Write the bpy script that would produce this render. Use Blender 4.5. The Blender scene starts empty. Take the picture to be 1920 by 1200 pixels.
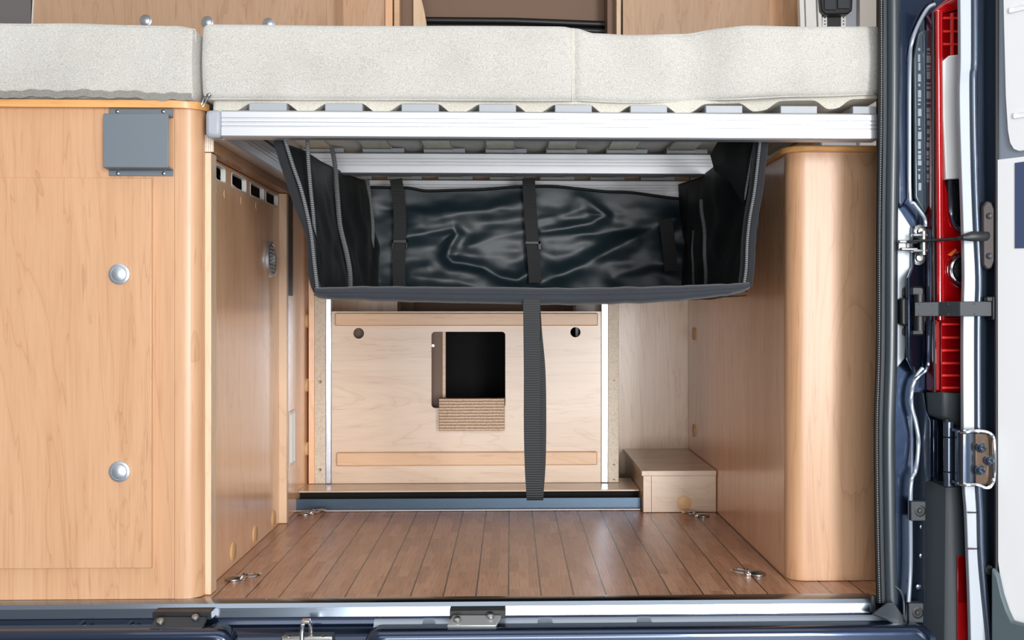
import bpy, bmesh, math, random
from mathutils import Vector, Matrix, noise
random.seed(5)
SC = bpy.context.scene
COL = SC.collection
PI = math.pi
# ------------------------------------------------------------------ camera model
TH = 0.028; F = 2000.0; CX = 957 + F*math.tan(TH); CY = 588.0; CZ = .532; CAMY = -2.0

def W(px, py, Y):
    """point of the plane y = Y that is seen at a photo pixel"""
    a = (px-CX)/F; b = (CY-py)/F
    dx = math.sin(TH)+a*math.cos(TH); dy = math.cos(TH)-a*math.sin(TH)
    t = (Y-CAMY)/dy
    return Vector((dx*t, Y, CZ+b*t))
def G(px, py, z=0.0):
    a = (px-CX)/F; b = (CY-py)/F
    dx = math.sin(TH)+a*math.cos(TH); dy = math.cos(TH)-a*math.sin(TH)
    t = (z-CZ)/b
    return Vector((dx*t, CAMY+dy*t, z))
def HX(px, py, X):
    a = (px-CX)/F; b = (CY-py)/F
    dx = math.sin(TH)+a*math.cos(TH); dy = math.cos(TH)-a*math.sin(TH)
    t = X/dx
    return Vector((X, CAMY+dy*t, CZ+b*t))

# ------------------------------------------------------------------ materials
def lin(c):
    return tuple(((v/255)/12.92 if v/255 <= .04045 else ((v/255+.055)/1.055)**2.4) for v in c)+(1,)
def newmat(name):
    m = bpy.data.materials.new(name); m.use_nodes = True
    nt = m.node_tree; b = nt.nodes['Principled BSDF']
    return m, nt, b
def N(nt, t, **kw):
    n = nt.nodes.new(t)
    for k, v in kw.items():
        if k in n.inputs: n.inputs[k].default_value = v
        else: setattr(n, k, v)
    return n
def L(nt, a, b): nt.links.new(a, b)
def coords(nt, scale=(1, 1, 1), loc=(0, 0, 0)):
    tc = N(nt, 'ShaderNodeTexCoord'); mp = N(nt, 'ShaderNodeMapping')
    mp.inputs['Scale'].default_value = scale; mp.inputs['Location'].default_value = loc
    L(nt, tc.outputs['Object'], mp.inputs['Vector']); return mp.outputs['Vector']
def ramp(nt, stops):
    r = N(nt, 'ShaderNodeValToRGB'); e = r.color_ramp.elements
    while len(e) < len(stops): e.new(.5)
    for el, (p, c) in zip(e, stops): el.position = p; el.color = c
    return r
def mixc(nt, fac, a, b, mode='MIX'):
    m = N(nt, 'ShaderNodeMix', data_type='RGBA', blend_type=mode)
    for s, v in ((m.inputs[0], fac), (m.inputs[6], a), (m.inputs[7], b)):
        if hasattr(v, 'links') or hasattr(v, 'is_linked'): L(nt, v, s)
        else: s.default_value = v
    return m.outputs[2]
def bump(nt, b, h, strength=.2, dist=.001):
    n = N(nt, 'ShaderNodeBump', Strength=strength, Distance=dist)
    L(nt, h, n.inputs['Height']); L(nt, n.outputs['Normal'], b.inputs['Normal'])
def plain(name, c, rough=.5, metal=0, coat=0, spec=.5, bscale=0, bstr=.1, trans=0, aniso=0):
    m, nt, b = newmat(name)
    b.inputs['Base Color'].default_value = lin(c); b.inputs['Roughness'].default_value = rough
    b.inputs['Metallic'].default_value = metal; b.inputs['Coat Weight'].default_value = coat
    b.inputs['Coat Roughness'].default_value = .06
    b.inputs['Specular IOR Level'].default_value = spec; b.inputs['Transmission Weight'].default_value = trans
    v = coords(nt)
    n = N(nt, 'ShaderNodeTexNoise', Scale=bscale or 60, Detail=3); L(nt, v, n.inputs['Vector'])
    if bscale: bump(nt, b, n.outputs['Fac'], bstr)
    r = N(nt, 'ShaderNodeMapRange'); r.inputs['To Min'].default_value = max(0, rough-.04); r.inputs['To Max'].default_value = rough+.04
    L(nt, n.outputs['Fac'], r.inputs['Value']); L(nt, r.outputs['Result'], b.inputs['Roughness'])
    return m
def wood(name, light, mid, dark, axis='Z', rough=.3, fine=1.0, coat=.25, loc=(0, 0, 0), spec=.5, big=1.0):
    m, nt, b = newmat(name)
    st = {'X': (.8, 6, 6), 'Y': (6, .8, 6), 'Z': (6, 6, .8)}[axis]
    v = coords(nt, st, loc)
    n1 = N(nt, 'ShaderNodeTexNoise', Scale=1.1*big, Detail=4, Roughness=.55, Distortion=1.2); L(nt, v, n1.inputs['Vector'])
    # cathedral figure: bands of a slowly varying field
    mul = N(nt, 'ShaderNodeMath', operation='MULTIPLY'); mul.inputs[1].default_value = 9; L(nt, n1.outputs['Fac'], mul.inputs[0])
    fr = N(nt, 'ShaderNodeMath', operation='FRACT'); L(nt, mul.outputs[0], fr.inputs[0])
    rp = ramp(nt, [(0, lin(dark)), (.12, lin(mid)), (.5, lin(light)), (1, lin(mid))]); L(nt, fr.outputs[0], rp.inputs[0])
    rb = ramp(nt, [(.3, lin(mid)), (.65, lin(light))]); L(nt, n1.outputs['Fac'], rb.inputs[0])
    c1 = mixc(nt, .34, rb.outputs['Color'], rp.outputs['Color'])
    sf = {'X': (6, 260, 260), 'Y': (260, 6, 260), 'Z': (260, 260, 6)}[axis]
    v2 = coords(nt, sf)
    n2 = N(nt, 'ShaderNodeTexNoise', Scale=1, Detail=3, Roughness=.6); L(nt, v2, n2.inputs['Vector'])
    r2 = ramp(nt, [(.33, lin(dark)), (.52, (1, 1, 1, 1))]); L(nt, n2.outputs['Fac'], r2.inputs[0])
    c2 = mixc(nt, .10*fine, c1, r2.outputs['Color'], 'MULTIPLY')
    sm = {'X': (1.2, 26, 26), 'Y': (26, 1.2, 26), 'Z': (26, 26, 1.2)}[axis]
    n3 = N(nt, 'ShaderNodeTexNoise', Scale=1, Detail=5, Roughness=.6, Distortion=.6); L(nt, coords(nt, sm, (3, 5, 7)), n3.inputs['Vector'])
    r3 = ramp(nt, [(.36, lin(dark)), (.5, (1, 1, 1, 1))]); L(nt, n3.outputs['Fac'], r3.inputs[0])
    c3 = mixc(nt, .10*fine, c2, r3.outputs['Color'], 'MULTIPLY')
    sk = {'X': (9, 120, 120), 'Y': (120, 9, 120), 'Z': (120, 120, 9)}[axis]
    n4 = N(nt, 'ShaderNodeTexNoise', Scale=1, Detail=1); L(nt, coords(nt, sk, (1, 2, 3)), n4.inputs['Vector'])
    r4 = ramp(nt, [(.66, (1, 1, 1, 1)), (.76, lin(dark))]); L(nt, n4.outputs['Fac'], r4.inputs[0])
    c3 = mixc(nt, .25*fine, c3, r4.outputs['Color'], 'MULTIPLY')
    L(nt, c3, b.inputs['Base Color'])
    b.inputs['Roughness'].default_value = rough; b.inputs['Coat Weight'].default_value = coat
    b.inputs['Coat Roughness'].default_value = .2; b.inputs['Specular IOR Level'].default_value = spec
    bump(nt, b, n2.outputs['Fac'], .08, .0006)
    return m
def plymat(name, a, c, dirn='Y', n=7, size=.02, rough=.55):
    m, nt, b = newmat(name)
    v = coords(nt); sep = N(nt, 'ShaderNodeSeparateXYZ'); L(nt, v, sep.inputs[0])
    ns = N(nt, 'ShaderNodeTexNoise', Scale=40, Detail=2); L(nt, v, ns.inputs['Vector'])
    ad = N(nt, 'ShaderNodeMath', operation='MULTIPLY_ADD'); ad.inputs[1].default_value = .0016
    L(nt, ns.outputs['Fac'], ad.inputs[0]); L(nt, sep.outputs[dirn], ad.inputs[2])
    mu = N(nt, 'ShaderNodeMath', operation='MULTIPLY'); mu.inputs[1].default_value = n/size; L(nt, ad.outputs[0], mu.inputs[0])
    fr = N(nt, 'ShaderNodeMath', operation='FRACT'); L(nt, mu.outputs[0], fr.inputs[0])
    rp = ramp(nt, [(0, lin(c)), (.12, lin(c)), (.25, lin(a)), (.8, lin(a)), (1, lin(c))]); L(nt, fr.outputs[0], rp.inputs[0])
    n2 = N(nt, 'ShaderNodeTexNoise', Scale=180, Detail=3); L(nt, v, n2.inputs['Vector'])
    r2 = ramp(nt, [(.35, lin(c)), (.55, (1, 1, 1, 1))]); L(nt, n2.outputs['Fac'], r2.inputs[0])
    L(nt, mixc(nt, .3, rp.outputs['Color'], r2.outputs['Color'], 'MULTIPLY'), b.inputs['Base Color'])
    b.inputs['Roughness'].default_value = rough
    return m
def brushed(name, c, rough=.28, axis='X', amt=.12):
    m, nt, b = newmat(name)
    s = {'X': (3, 700, 700), 'Z': (700, 700, 3), 'Y': (700, 3, 700)}[axis]
    n = N(nt, 'ShaderNodeTexNoise', Scale=1, Detail=2); L(nt, coords(nt, s), n.inputs['Vector'])
    r = N(nt, 'ShaderNodeMapRange'); r.inputs['To Min'].default_value = rough-amt*.5; r.inputs['To Max'].default_value = rough+amt
    L(nt, n.outputs['Fac'], r.inputs['Value']); L(nt, r.outputs['Result'], b.inputs['Roughness'])
    b.inputs['Base Color'].default_value = lin(c); b.inputs['Metallic'].default_value = 1
    bump(nt, b, n.outputs['Fac'], .06, .0004)
    return m
def cloth(name, c, c2, scale=900, rough=.85, bstr=.3, sheen=.3, blotch=.5):
    m, nt, b = newmat(name)
    v = coords(nt)
    n = N(nt, 'ShaderNodeTexNoise', Scale=scale, Detail=2); L(nt, v, n.inputs['Vector'])
    n2 = N(nt, 'ShaderNodeTexNoise', Scale=9, Detail=4); L(nt, v, n2.inputs['Vector'])
    r1 = ramp(nt, [(.35, lin(c2)), (.6, lin(c))]); L(nt, n.outputs['Fac'], r1.inputs[0])
    r2 = ramp(nt, [(.3, lin(c2)), (.6, lin(c))]); L(nt, n2.outputs['Fac'], r2.inputs[0])
    L(nt, mixc(nt, blotch*.5, r1.outputs['Color'], r2.outputs['Color']), b.inputs['Base Color'])
    b.inputs['Roughness'].default_value = rough; b.inputs['Sheen Weight'].default_value = sheen
    b.inputs['Sheen Roughness'].default_value = .5; b.inputs['Specular IOR Level'].default_value = .25
    bump(nt, b, n.outputs['Fac'], bstr, .0008)
    return m
def webbing(name, c, c2, axis='Z', pitch=.004, rough=.6):
    m, nt, b = newmat(name)
    v = coords(nt); sep = N(nt, 'ShaderNodeSeparateXYZ'); L(nt, v, sep.inputs[0])
    mu = N(nt, 'ShaderNodeMath', operation='MULTIPLY'); mu.inputs[1].default_value = 2*PI/pitch; L(nt, sep.outputs[axis], mu.inputs[0])
    sn = N(nt, 'ShaderNodeMath', operation='SINE'); L(nt, mu.outputs[0], sn.inputs[0])
    rp = ramp(nt, [(.1, lin(c2)), (.6, lin(c))])
    mr = N(nt, 'ShaderNodeMapRange'); mr.inputs['From Min'].default_value = -1; L(nt, sn.outputs[0], mr.inputs['Value'])
    L(nt, mr.outputs['Result'], rp.inputs[0]); L(nt, rp.outputs['Color'], b.inputs['Base Color'])
    b.inputs['Roughness'].default_value = rough
    bump(nt, b, mr.outputs['Result'], .5, .0012)
    return m
def floormat():
    m, nt, b = newmat('plank_vinyl')
    v = coords(nt); sep = N(nt, 'ShaderNodeSeparateXYZ'); L(nt, v, sep.inputs[0])
    def M(op, a, bb=None, c=None):
        n = N(nt, 'ShaderNodeMath', operation=op)
        for i, q in enumerate((a, bb, c)):
            if q is None: continue
            if isinstance(q, (int, float)): n.inputs[i].default_value = q
            else: L(nt, q, n.inputs[i])
        return n.outputs[0]
    pw = .0615
    x = M('ADD', sep.outputs['X'], 10*pw+.0035)
    fx = M('FRACT', M('DIVIDE', x, pw))
    seam = M('LESS_THAN', M('ABSOLUTE', M('SUBTRACT', fx, .5)), .475)
    si = M('FLOOR', M('DIVIDE', x, pw/3))
    wn = N(nt, 'ShaderNodeTexWhiteNoise', noise_dimensions='1D'); L(nt, si, wn.inputs['W'])
    yy = M('ADD', M('DIVIDE', sep.outputs['Y'], .14), M('MULTIPLY', wn.outputs['Value'], 7))
    ri = M('FLOOR', yy)
    w2 = N(nt, 'ShaderNodeTexWhiteNoise', noise_dimensions='2D')
    cb = N(nt, 'ShaderNodeCombineXYZ'); L(nt, si, cb.inputs[0]); L(nt, ri, cb.inputs[1]); L(nt, cb.outputs[0], w2.inputs['Vector'])
    rp = ramp(nt, [(0, lin((180, 130, 100))), (.5, lin((194, 144, 112))), (1, lin((208, 158, 126)))]); L(nt, w2.outputs['Value'], rp.inputs[0])
    g = N(nt, 'ShaderNodeTexNoise', Scale=1, Detail=4); L(nt, coords(nt, (420, 14, 1)), g.inputs['Vector'])
    rg = ramp(nt, [(.3, lin((170, 140, 120))), (.55, (1, 1, 1, 1))]); L(nt, g.outputs['Fac'], rg.inputs[0])
    c = mixc(nt, .55, rp.outputs['Color'], rg.outputs['Color'], 'MULTIPLY')
    c = mixc(nt, seam, lin((52, 30, 20)), c)
    L(nt, c, b.inputs['Base Color'])
    b.inputs['Roughness'].default_value = .27; b.inputs['Specular IOR Level'].default_value = .8
    g2 = N(nt, 'ShaderNodeTexNoise', Scale=330, Detail=2); L(nt, coords(nt), g2.inputs['Vector'])
    bump(nt, b, g2.outputs['Fac'], .35, .0015)
    return m

BEECH = wood('pale_beech_laminate', (212, 168, 131), (202, 155, 117), (160, 110, 72), 'Z', rough=.36, coat=.12)
BEECHX = wood('beech_laminate_crosswise', (224, 204, 182), (214, 188, 163), (184, 146, 114), 'X', rough=.27, fine=.8)
BEECHS = wood('beech_side_laminate', (248, 202, 160), (240, 188, 146), (200, 142, 98), 'Z', rough=.22, fine=.8, coat=.3)
BEECHU = wood('beech_upper_laminate', (210, 176, 146), (198, 160, 128), (162, 118, 84), 'Z', rough=.3)
BEECHP = wood('pale_rear_laminate', (232, 204, 176), (222, 190, 160), (188, 148, 112), 'Z', rough=.27)
BATTEN = wood('beech_batten', (228, 192, 156), (218, 176, 136), (186, 136, 98), 'X', rough=.4, fine=.9)
EDGE = wood('orange_edge_band', (228, 172, 108), (216, 156, 90), (186, 122, 62), 'X', rough=.35)
RAWWOOD = wood('raw_bearer_wood', (182, 132, 84), (168, 116, 70), (128, 82, 46), 'Y', rough=.5)
POST = wood('pale_post_lipping', (232, 204, 174), (224, 192, 158), (196, 156, 116), 'Z', rough=.4, fine=.5)
SLATW = wood('birch_slat', (216, 206, 172), (202, 190, 154), (158, 144, 108), 'Y', rough=.5)
PLY = plymat('plywood_edge_upright', (226, 216, 200), (192, 172, 148), 'X', 7, .03)
PLYH = plymat('plywood_edge_layers', (214, 186, 156), (120, 84, 60), 'Z', 12, .1)
PLYE = plymat('plywood_end_grain', (232, 222, 208), (188, 168, 146), 'X', 7, .028)
FLOORM = floormat()
ALU = brushed('brushed_aluminium', (206, 208, 212), .5)
ALUY = brushed('brushed_aluminium_lengthwise', (206, 210, 216), .35, 'Y')
ALUZ = brushed('polished_aluminium_strip', (196, 203, 214), .2, 'Z', .06)
SILLM = brushed('sill_aluminium', (158, 170, 184), .15, 'X', .06)
ALUREFL = brushed('aluminium_dark_reflection', (70, 84, 98), .3)  # dark reflection on the floor angle painted into the metal colour
CHROME = plain('chrome', (225, 228, 232), .12, 1)
BRONZE = plain('bronze_screw', (128, 112, 92), .4, .8)
STEEL = plain('zinc_steel', (170, 172, 170), .32, 1)
SATIN = plain('satin_nickel', (206, 212, 220), .42, .85)
GREYMET = plain('grey_lacquered_steel', (116, 125, 133), .42, .3)
PLGREY = plain('light_grey_plastic', (168, 172, 180), .4)
HOLDER = plain('holder_grey_plastic', (158, 163, 168), .4)
WHITEP = plain('white_plastic', (236, 236, 232), .4)
BLACKP = plain('black_plastic', (22, 24, 26), .42)
DKPL = plain('charcoal_plastic', (52, 58, 64), .55, bscale=700, bstr=.15)
RUBBER = plain('black_rubber', (50, 58, 64), .32, spec=.8)
PAINTREFL = plain('navy_paint_reflection', (164, 174, 188), .3, .45, coat=.6)  # navy body paint with its pale silvery reflections put into the colour
PAINT = plain('navy_body_paint', (40, 56, 82), .2, .72, coat=1)
PAINTL = plain('navy_door_paint', (66, 79, 97), .24, .6, coat=.8)
CAPM = plain('beige_cover_cap', (226, 184, 132), .45)
FABRIC = cloth('pale_upholstery', (206, 203, 197), (168, 165, 158), 560, .9, .7)
FABRICD = cloth('upholstery_underside', (214, 210, 198), (180, 176, 164), 700, .9, .4)
ZIPT = cloth('grey_zip_tape', (150, 148, 142), (112, 110, 104), 900, .8)
VINYL = plain('black_coated_fabric', (26, 43, 51), .44, bscale=900, bstr=.25, spec=.7)
NYLON = cloth('black_nylon', (15, 23, 25), (9, 14, 16), 1200, .55, .2, .02)
BINDD = cloth('dark_binding', (42, 43, 46), (28, 29, 32), 1500, .8, .5, .15)
BIND = cloth('charcoal_binding', (54, 58, 66), (36, 39, 45), 1500, .75, .6, .3)
PIPE = webbing('grey_zip_teeth', (122, 124, 126), (48, 50, 52), 'Z', .004)
WEB = webbing('black_webbing', (36, 37, 39), (12, 13, 14), 'Z', .0045)
VOIDSHADE = plain('void_shade_board', (14, 12, 11), .9)  # near-black colour stands in for the shade inside hollows
BROWNB = plain('brown_inner_board', (124, 96, 76), .5)
GREYB = plain('grey_blind', (118, 114, 116), .55)
LINING = plain('pale_wall_lining', (206, 200, 192), .8)
REDL = plain('red_lamp_lens', (176, 6, 12), .08, 0, coat=1, spec=.8)
REDD = plain('dark_red_lamp_lens', (138, 4, 9), .08, 0, coat=1)
REDB = plain('bright_red_lamp_rib', (250, 58, 52), .2, 0, coat=.5)
ORANGEL = plain('orange_lamp_glint', (255, 120, 60), .3)
CLEARL = plain('clear_lamp_lens', (254, 254, 254), .25, 0, coat=.6)
GLIT = plain('faceted_reflector', (60, 62, 66), .2, 1, bscale=500, bstr=1.0)
DOORW = plain('white_door_lining', (246, 247, 248), .5)
DOORG = plain('grey_green_door_trim', (88, 102, 108), .5)
SEALREFL = plain('flange_paint_and_reflection', (178, 185, 193), .4, .2)  # pale door edge paint; on the pillar it stands for a reflection

# ------------------------------------------------------------------ mesh helpers
def bx(bm, x0, x1, y0, y1, z0, z1):
    vs = [bm.verts.new((x, y, z)) for z in (z0, z1) for x, y in ((x0, y0), (x1, y0), (x1, y1), (x0, y1))]
    for f in ((3, 2, 1, 0), (4, 5, 6, 7), (0, 1, 5, 4), (1, 2, 6, 5), (2, 3, 7, 6), (3, 0, 4, 7)):
        bm.faces.new([vs[i] for i in f])
    return bm
def BX(*a): return bx(bmesh.new(), *a)
def pbx(bm, px0, py0, px1, py1, Y, d):
    """box whose front face covers a pixel rectangle at depth Y"""
    a = W(px0, py1, Y); b = W(px1, py0, Y)
    return bx(bm, a.x, b.x, Y, Y+d, a.z, b.z)
def loft(bm, rings, closed=True, caps=True):
    R = [[bm.verts.new(p) for p in r] for r in rings]
    n = len(R[0])
    for a, b in zip(R, R[1:]):
        for i in range(n if closed else n-1):
            j = (i+1) % n
            bm.faces.new((a[i], a[j], b[j], b[i]))
    if caps and closed:
        bm.faces.new(R[0][::-1]); bm.faces.new(R[-1])
    return bm
def prism(bm, pts, v):
    """polygon (list of 3-D points) pushed along v"""
    v = Vector(v); pts = [Vector(p) for p in pts]
    return loft(bm, [pts, [p+v for p in pts]])
def pprism(bm, pix, Y, d):
    return prism(bm, [W(x, y, Y) for x, y in pix], (0, d, 0))
def frames(pts, closed=False):
    pts = [Vector(p) for p in pts]; n = len(pts); T = []
    for i in range(n):
        a = pts[i-1] if (i or closed) else pts[i]; b = pts[(i+1) % n] if (i < n-1 or closed) else pts[i]
        T.append((b-a).normalized())
    return pts, T
def smooth(pts, k=6):
    """Catmull-Rom through points"""
    P_ = [Vector(p) for p in pts]; out = []
    for i in range(len(P_)-1):
        p0 = P_[max(0, i-1)]; p1 = P_[i]; p2 = P_[i+1]; p3 = P_[min(len(P_)-1, i+2)]
        for j in range(k):
            t = j/k
            out.append(.5*((2*p1)+(p2-p0)*t+(2*p0-5*p1+4*p2-p3)*t*t+(3*p1-p0-3*p2+p3)*t**3))
    out.append(P_[-1]); return out
def sweep(bm, pts, sec, up, closed=False, upf=None):
    """sweep a section [(a,b)] : a along side, b along up"""
    pts, T = frames(pts, closed); rings = []
    for i, (p, t) in enumerate(zip(pts, T)):
        u = Vector(upf(i) if upf else up); s = t.cross(u)
        if s.length < 1e-6: s = Vector((1, 0, 0))
        s.normalize(); u2 = s.cross(t).normalized()
        rings.append([p+s*a+u2*b for a, b in sec])
    if closed: rings.append(rings[0]); 
    return loft(bm, rings, True, not closed)
def circ(r, n=10, ry=None):
    return [(r*math.cos(2*PI*i/n), (ry or r)*math.sin(2*PI*i/n)) for i in range(n)]
def rect(w, t): return [(-w/2, -t/2), (w/2, -t/2), (w/2, t/2), (-w/2, t/2)]
def tube(bm, pts, r, n=10, up=(.13, .3, .94), closed=False):
    return sweep(bm, pts, circ(r, n), up, closed)
def lathe(bm, c, ax, prof, n=28):
    """prof: (radius, height along ax)"""
    c = Vector(c); ax = Vector(ax).normalized()
    s = ax.orthogonal().normalized(); q = ax.cross(s)
    rings = [[c+ax*h+(s*math.cos(2*PI*i/n)+q*math.sin(2*PI*i/n))*max(r, 1e-5) for i in range(n)] for r, h in prof]
    return loft(bm, rings)
def cyl(bm, p0, p1, r, n=20):
    p0 = Vector(p0); p1 = Vector(p1)
    return lathe(bm, p0, p1-p0, [(r, 0), (r, (p1-p0).length)], n)
def torus(bm, c, ax, R, r, n=36, k=8, sx=1.0):
    c = Vector(c); ax = Vector(ax).normalized(); s = Vector((1, 0, 0)); s = (s-ax*s.dot(ax)).normalized(); q = ax.cross(s)
    pts = [c+s*(R*sx*math.cos(2*PI*i/n))+q*(R*math.sin(2*PI*i/n)) for i in range(n)]
    return tube(bm, pts, r, k, ax, True)
def grid(bm, f, nu, nv, thick=None):
    V = [[bm.verts.new(f(i/nu, j/nv)) for j in range(nv+1)] for i in range(nu+1)]
    for i in range(nu):
        for j in range(nv):
            bm.faces.new((V[i][j], V[i+1][j], V[i+1][j+1], V[i][j+1]))
    return bm
def rrect(x0, y0, x1, y1, r, n=5):
    o = []
    for cx, cy, a0 in ((x1-r, y1-r, 0), (x0+r, y1-r, 90), (x0+r, y0+r, 180), (x1-r, y0+r, 270)):
        for i in range(n+1):
            a = math.radians(a0+90*i/n); o.append((cx+r*math.cos(a), cy+r*math.sin(a)))
    return o
def disc(cx, cy, r, n=28): return [(cx+r*math.cos(2*PI*i/n), cy+r*math.sin(2*PI*i/n)) for i in range(n)]
def plate(outer, holes, fn, depth):
    """flat board with holes: 2-D outlines filled, then mapped by fn(u, v, w) with w in 0..depth"""
    cu = bpy.data.curves.new('outline', 'CURVE'); cu.dimensions = '2D'; cu.fill_mode = 'BOTH'; cu.extrude = depth/2
    for loop in [outer]+holes:
        s = cu.splines.new('POLY'); s.points.add(len(loop)-1); s.use_cyclic_u = True
        for p, (u, v) in zip(s.points, loop): p.co = (u, v, 0, 1)
    o = bpy.data.objects.new('outline', cu); COL.objects.link(o)
    dg = bpy.context.evaluated_depsgraph_get()
    me = bpy.data.meshes.new_from_object(o.evaluated_get(dg))
    bm = bmesh.new(); bm.from_mesh(me)
    bpy.data.objects.remove(o); bpy.data.curves.remove(cu); bpy.data.meshes.remove(me)
    bmesh.ops.remove_doubles(bm, verts=bm.verts, dist=1e-6)
    for v in bm.verts: v.co = Vector(fn(v.co.x, v.co.y, v.co.z+depth/2))
    return bm

def wloc(o):
    l = Vector((0, 0, 0))
    while o is not None: l = l+o.location; o = o.parent
    return l
def obj(name, bm, mat, parent=None, bev=0, ang=35, label=None, solid=0, sub=0, origin=None):
    bmesh.ops.recalc_face_normals(bm, faces=bm.faces)
    me = bpy.data.meshes.new(name)
    o = bpy.data.objects.new(name, me); COL.objects.link(o)
    if parent is not None:
        o.parent = parent; off = wloc(parent)
    else:
        xs = [v.co for v in bm.verts]
        lo = [min(c[i] for c in xs) for i in range(3)]; hi = [max(c[i] for c in xs) for i in range(3)]
        off = Vector(((lo[0]+hi[0])/2, (lo[1]+hi[1])/2, lo[2])) if origin is None else Vector(origin)
        o.location = off
    for v in bm.verts: v.co -= off
    bm.to_mesh(me); bm.free()
    me.materials.append(mat)
    for p in me.polygons: p.use_smooth = True
    me.set_sharp_from_angle(angle=math.radians(ang))
    if solid:
        s = o.modifiers.new('thickness', 'SOLIDIFY'); s.thickness = solid; s.offset = 0
    if bev:
        b = o.modifiers.new('edge', 'BEVEL'); b.width = bev; b.segments = 2; b.limit_method = 'ANGLE'; b.angle_limit = math.radians(40)
    if sub:
        s = o.modifiers.new('smooth', 'SUBSURF'); s.levels = sub; s.render_levels = sub
    if label: o['label'] = label
    return o
def tag(o, label, cat, group=None):
    o['label'] = label; o['category'] = cat
    if group: o['group'] = group
    return o
def thing(name, label, cat, loc, group=None):
    o = bpy.data.objects.new(name, None); COL.objects.link(o); o.location = loc
    o.empty_display_size = .05
    return tag(o, label, cat, group)
def struct(name, bm, mat, **k):
    o = obj(name, bm, mat, **k); o['kind'] = 'structure'; return o
def copytree(o, parent=None):
    c = o.copy(); COL.objects.link(c)
    if parent is not None: c.parent = parent
    for ch in [q for q in bpy.data.objects if q.parent == o]: copytree(ch, c)
    return c

# ================================================================== setting
struct('floor', BX(-1.80, 1.26, -.012, 2.3, -.02, 0), FLOORM, origin=(0, 0, 0))
struct('floor', BX(-6, 6, -7, 6, -.66, -.62), plain('hall_floor', (128, 134, 140), .45, bscale=30, bstr=.05))
struct('wall_left', BX(-1.84, -1.80, .6, 2.34, -.02, 2.0), LINING)
struct('wall_right', BX(1.26, 1.30, .02, 2.34, -.02, 2.0), LINING)
struct('wall_back', BX(-1.80, 1.26, 2.3, 2.34, -.02, 2.0), LINING)
struct('ceiling', BX(-1.84, 1.30, .0, 2.34, 2.0, 2.04), LINING)

# ================================================================== left cabinet
cab = thing('base_cabinet', 'tall pale beech cabinet at the left with a flush door and two round push buttons', 'cabinet', (-.8, 0, 0))
xe = W(327, 700, 0).x; xr = W(376, 700, 0).x
bm = BX(-1.55, xe, 0, .03, .002, .917); bx(bm, -1.55, -.70, .0302, .55, .002, .917)
obj('body', bm, BEECH, cab, bev=.0008)
prof = [(xe+.0006, .0), (xe+.016, 0)]
R_ = xr-(xe+.016)
prof += [(xe+.016+R_*math.sin(a), R_-R_*math.cos(a)) for a in [PI/2*i/10 for i in range(1, 11)]]
prof += [(xe+.0006, R_)]
obj('corner_post', loft(bmesh.new(), [[(x, y, .002) for x, y in prof], [(x, y, .917) for x, y in prof]]), BEECH, cab, label='rounded vertical corner post of the cabinet')
a = W(284, 1065, -.008); b = W(284, 334, -.008)
door = obj('door', BX(-1.545, a.x, -.008, .0, a.z, b.z), BEECH, cab, bev=.0012)
def button(px, py, Y, parent, r=.0195):
    c = W(px, py, Y)
    return obj('latch_button', lathe(bmesh.new(), c, (0, -1, 0), [(r*.9, -.002), (r, .001), (r*.98, .004), (r*.78, .006), (r*.76, .0045), (r*.74, .0045), (r*.70, .007), (r*.45, .0095), (r*.2, .0105), (.0001, .0108)], 40), SATIN, parent, label='round satin metal push button')
button(224.5, 514, -.008, door); button(225, 884, -.008, door)
# worktop with orange edge, rounded end
z0 = W(200, 201, -.012).z; z1 = W(200, 187, -.012).z
xend = W(384, 195, 0).x
pl = [(-1.55, -.012), (xend-.06, -.012)]
pl += [(xend-.06+.06*math.sin(t), .03-.042*math.cos(t)) for t in [PI/2*i/8 for i in range(1, 9)]]
pl += [(xend, .03), (xend, .031), (-.70, .031), (-.70, .55), (-1.55, .55)]
obj('worktop', loft(bmesh.new(), [[(x, y, z0) for x, y in pl], [(x, y, z1) for x, y in pl]]), EDGE, cab, bev=.002, label='orange beech edged top board')

# hat shaped bracket
br = thing('metal_bracket', 'grey folded metal bracket screwed to the cabinet above its door', 'bracket', W(264, 330, 0))
fx0 = W(204, 300, -.002).x; fx1 = W(325, 300, -.002).x
zt1 = W(264, 204, -.002).z; zb0 = W(264, 330, -.002).z
pz1 = W(250, 213, -.03).z; pz0 = W(250, 314, -.03).z
prof = [(-.0005, zt1), (-.003, zt1), (-.003, pz1+.0005), (-.03, pz1), (-.03, pz0), (-.003, pz0-.002), (-.003, zb0), (-.0005, zb0), (-.0005, pz0+.001), (-.0275, pz0+.003), (-.0275, pz1-.0025), (-.0005, pz1-.0025)]
obj('bent_plate', loft(bmesh.new(), [[(fx0, y, z) for y, z in prof], [(fx1, y, z) for y, z in prof]]), GREYMET, br, bev=.001)
for px, py in ((220, 209), (306, 209), (221, 325), (307, 325)):
    obj('screw', lathe(bmesh.new(), W(px, py, -.003), (0, -1, 0), [(.0035, 0), (.0034, .0012), (.002, .0022), (.0001, .0024)], 16), STEEL, br)

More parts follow.
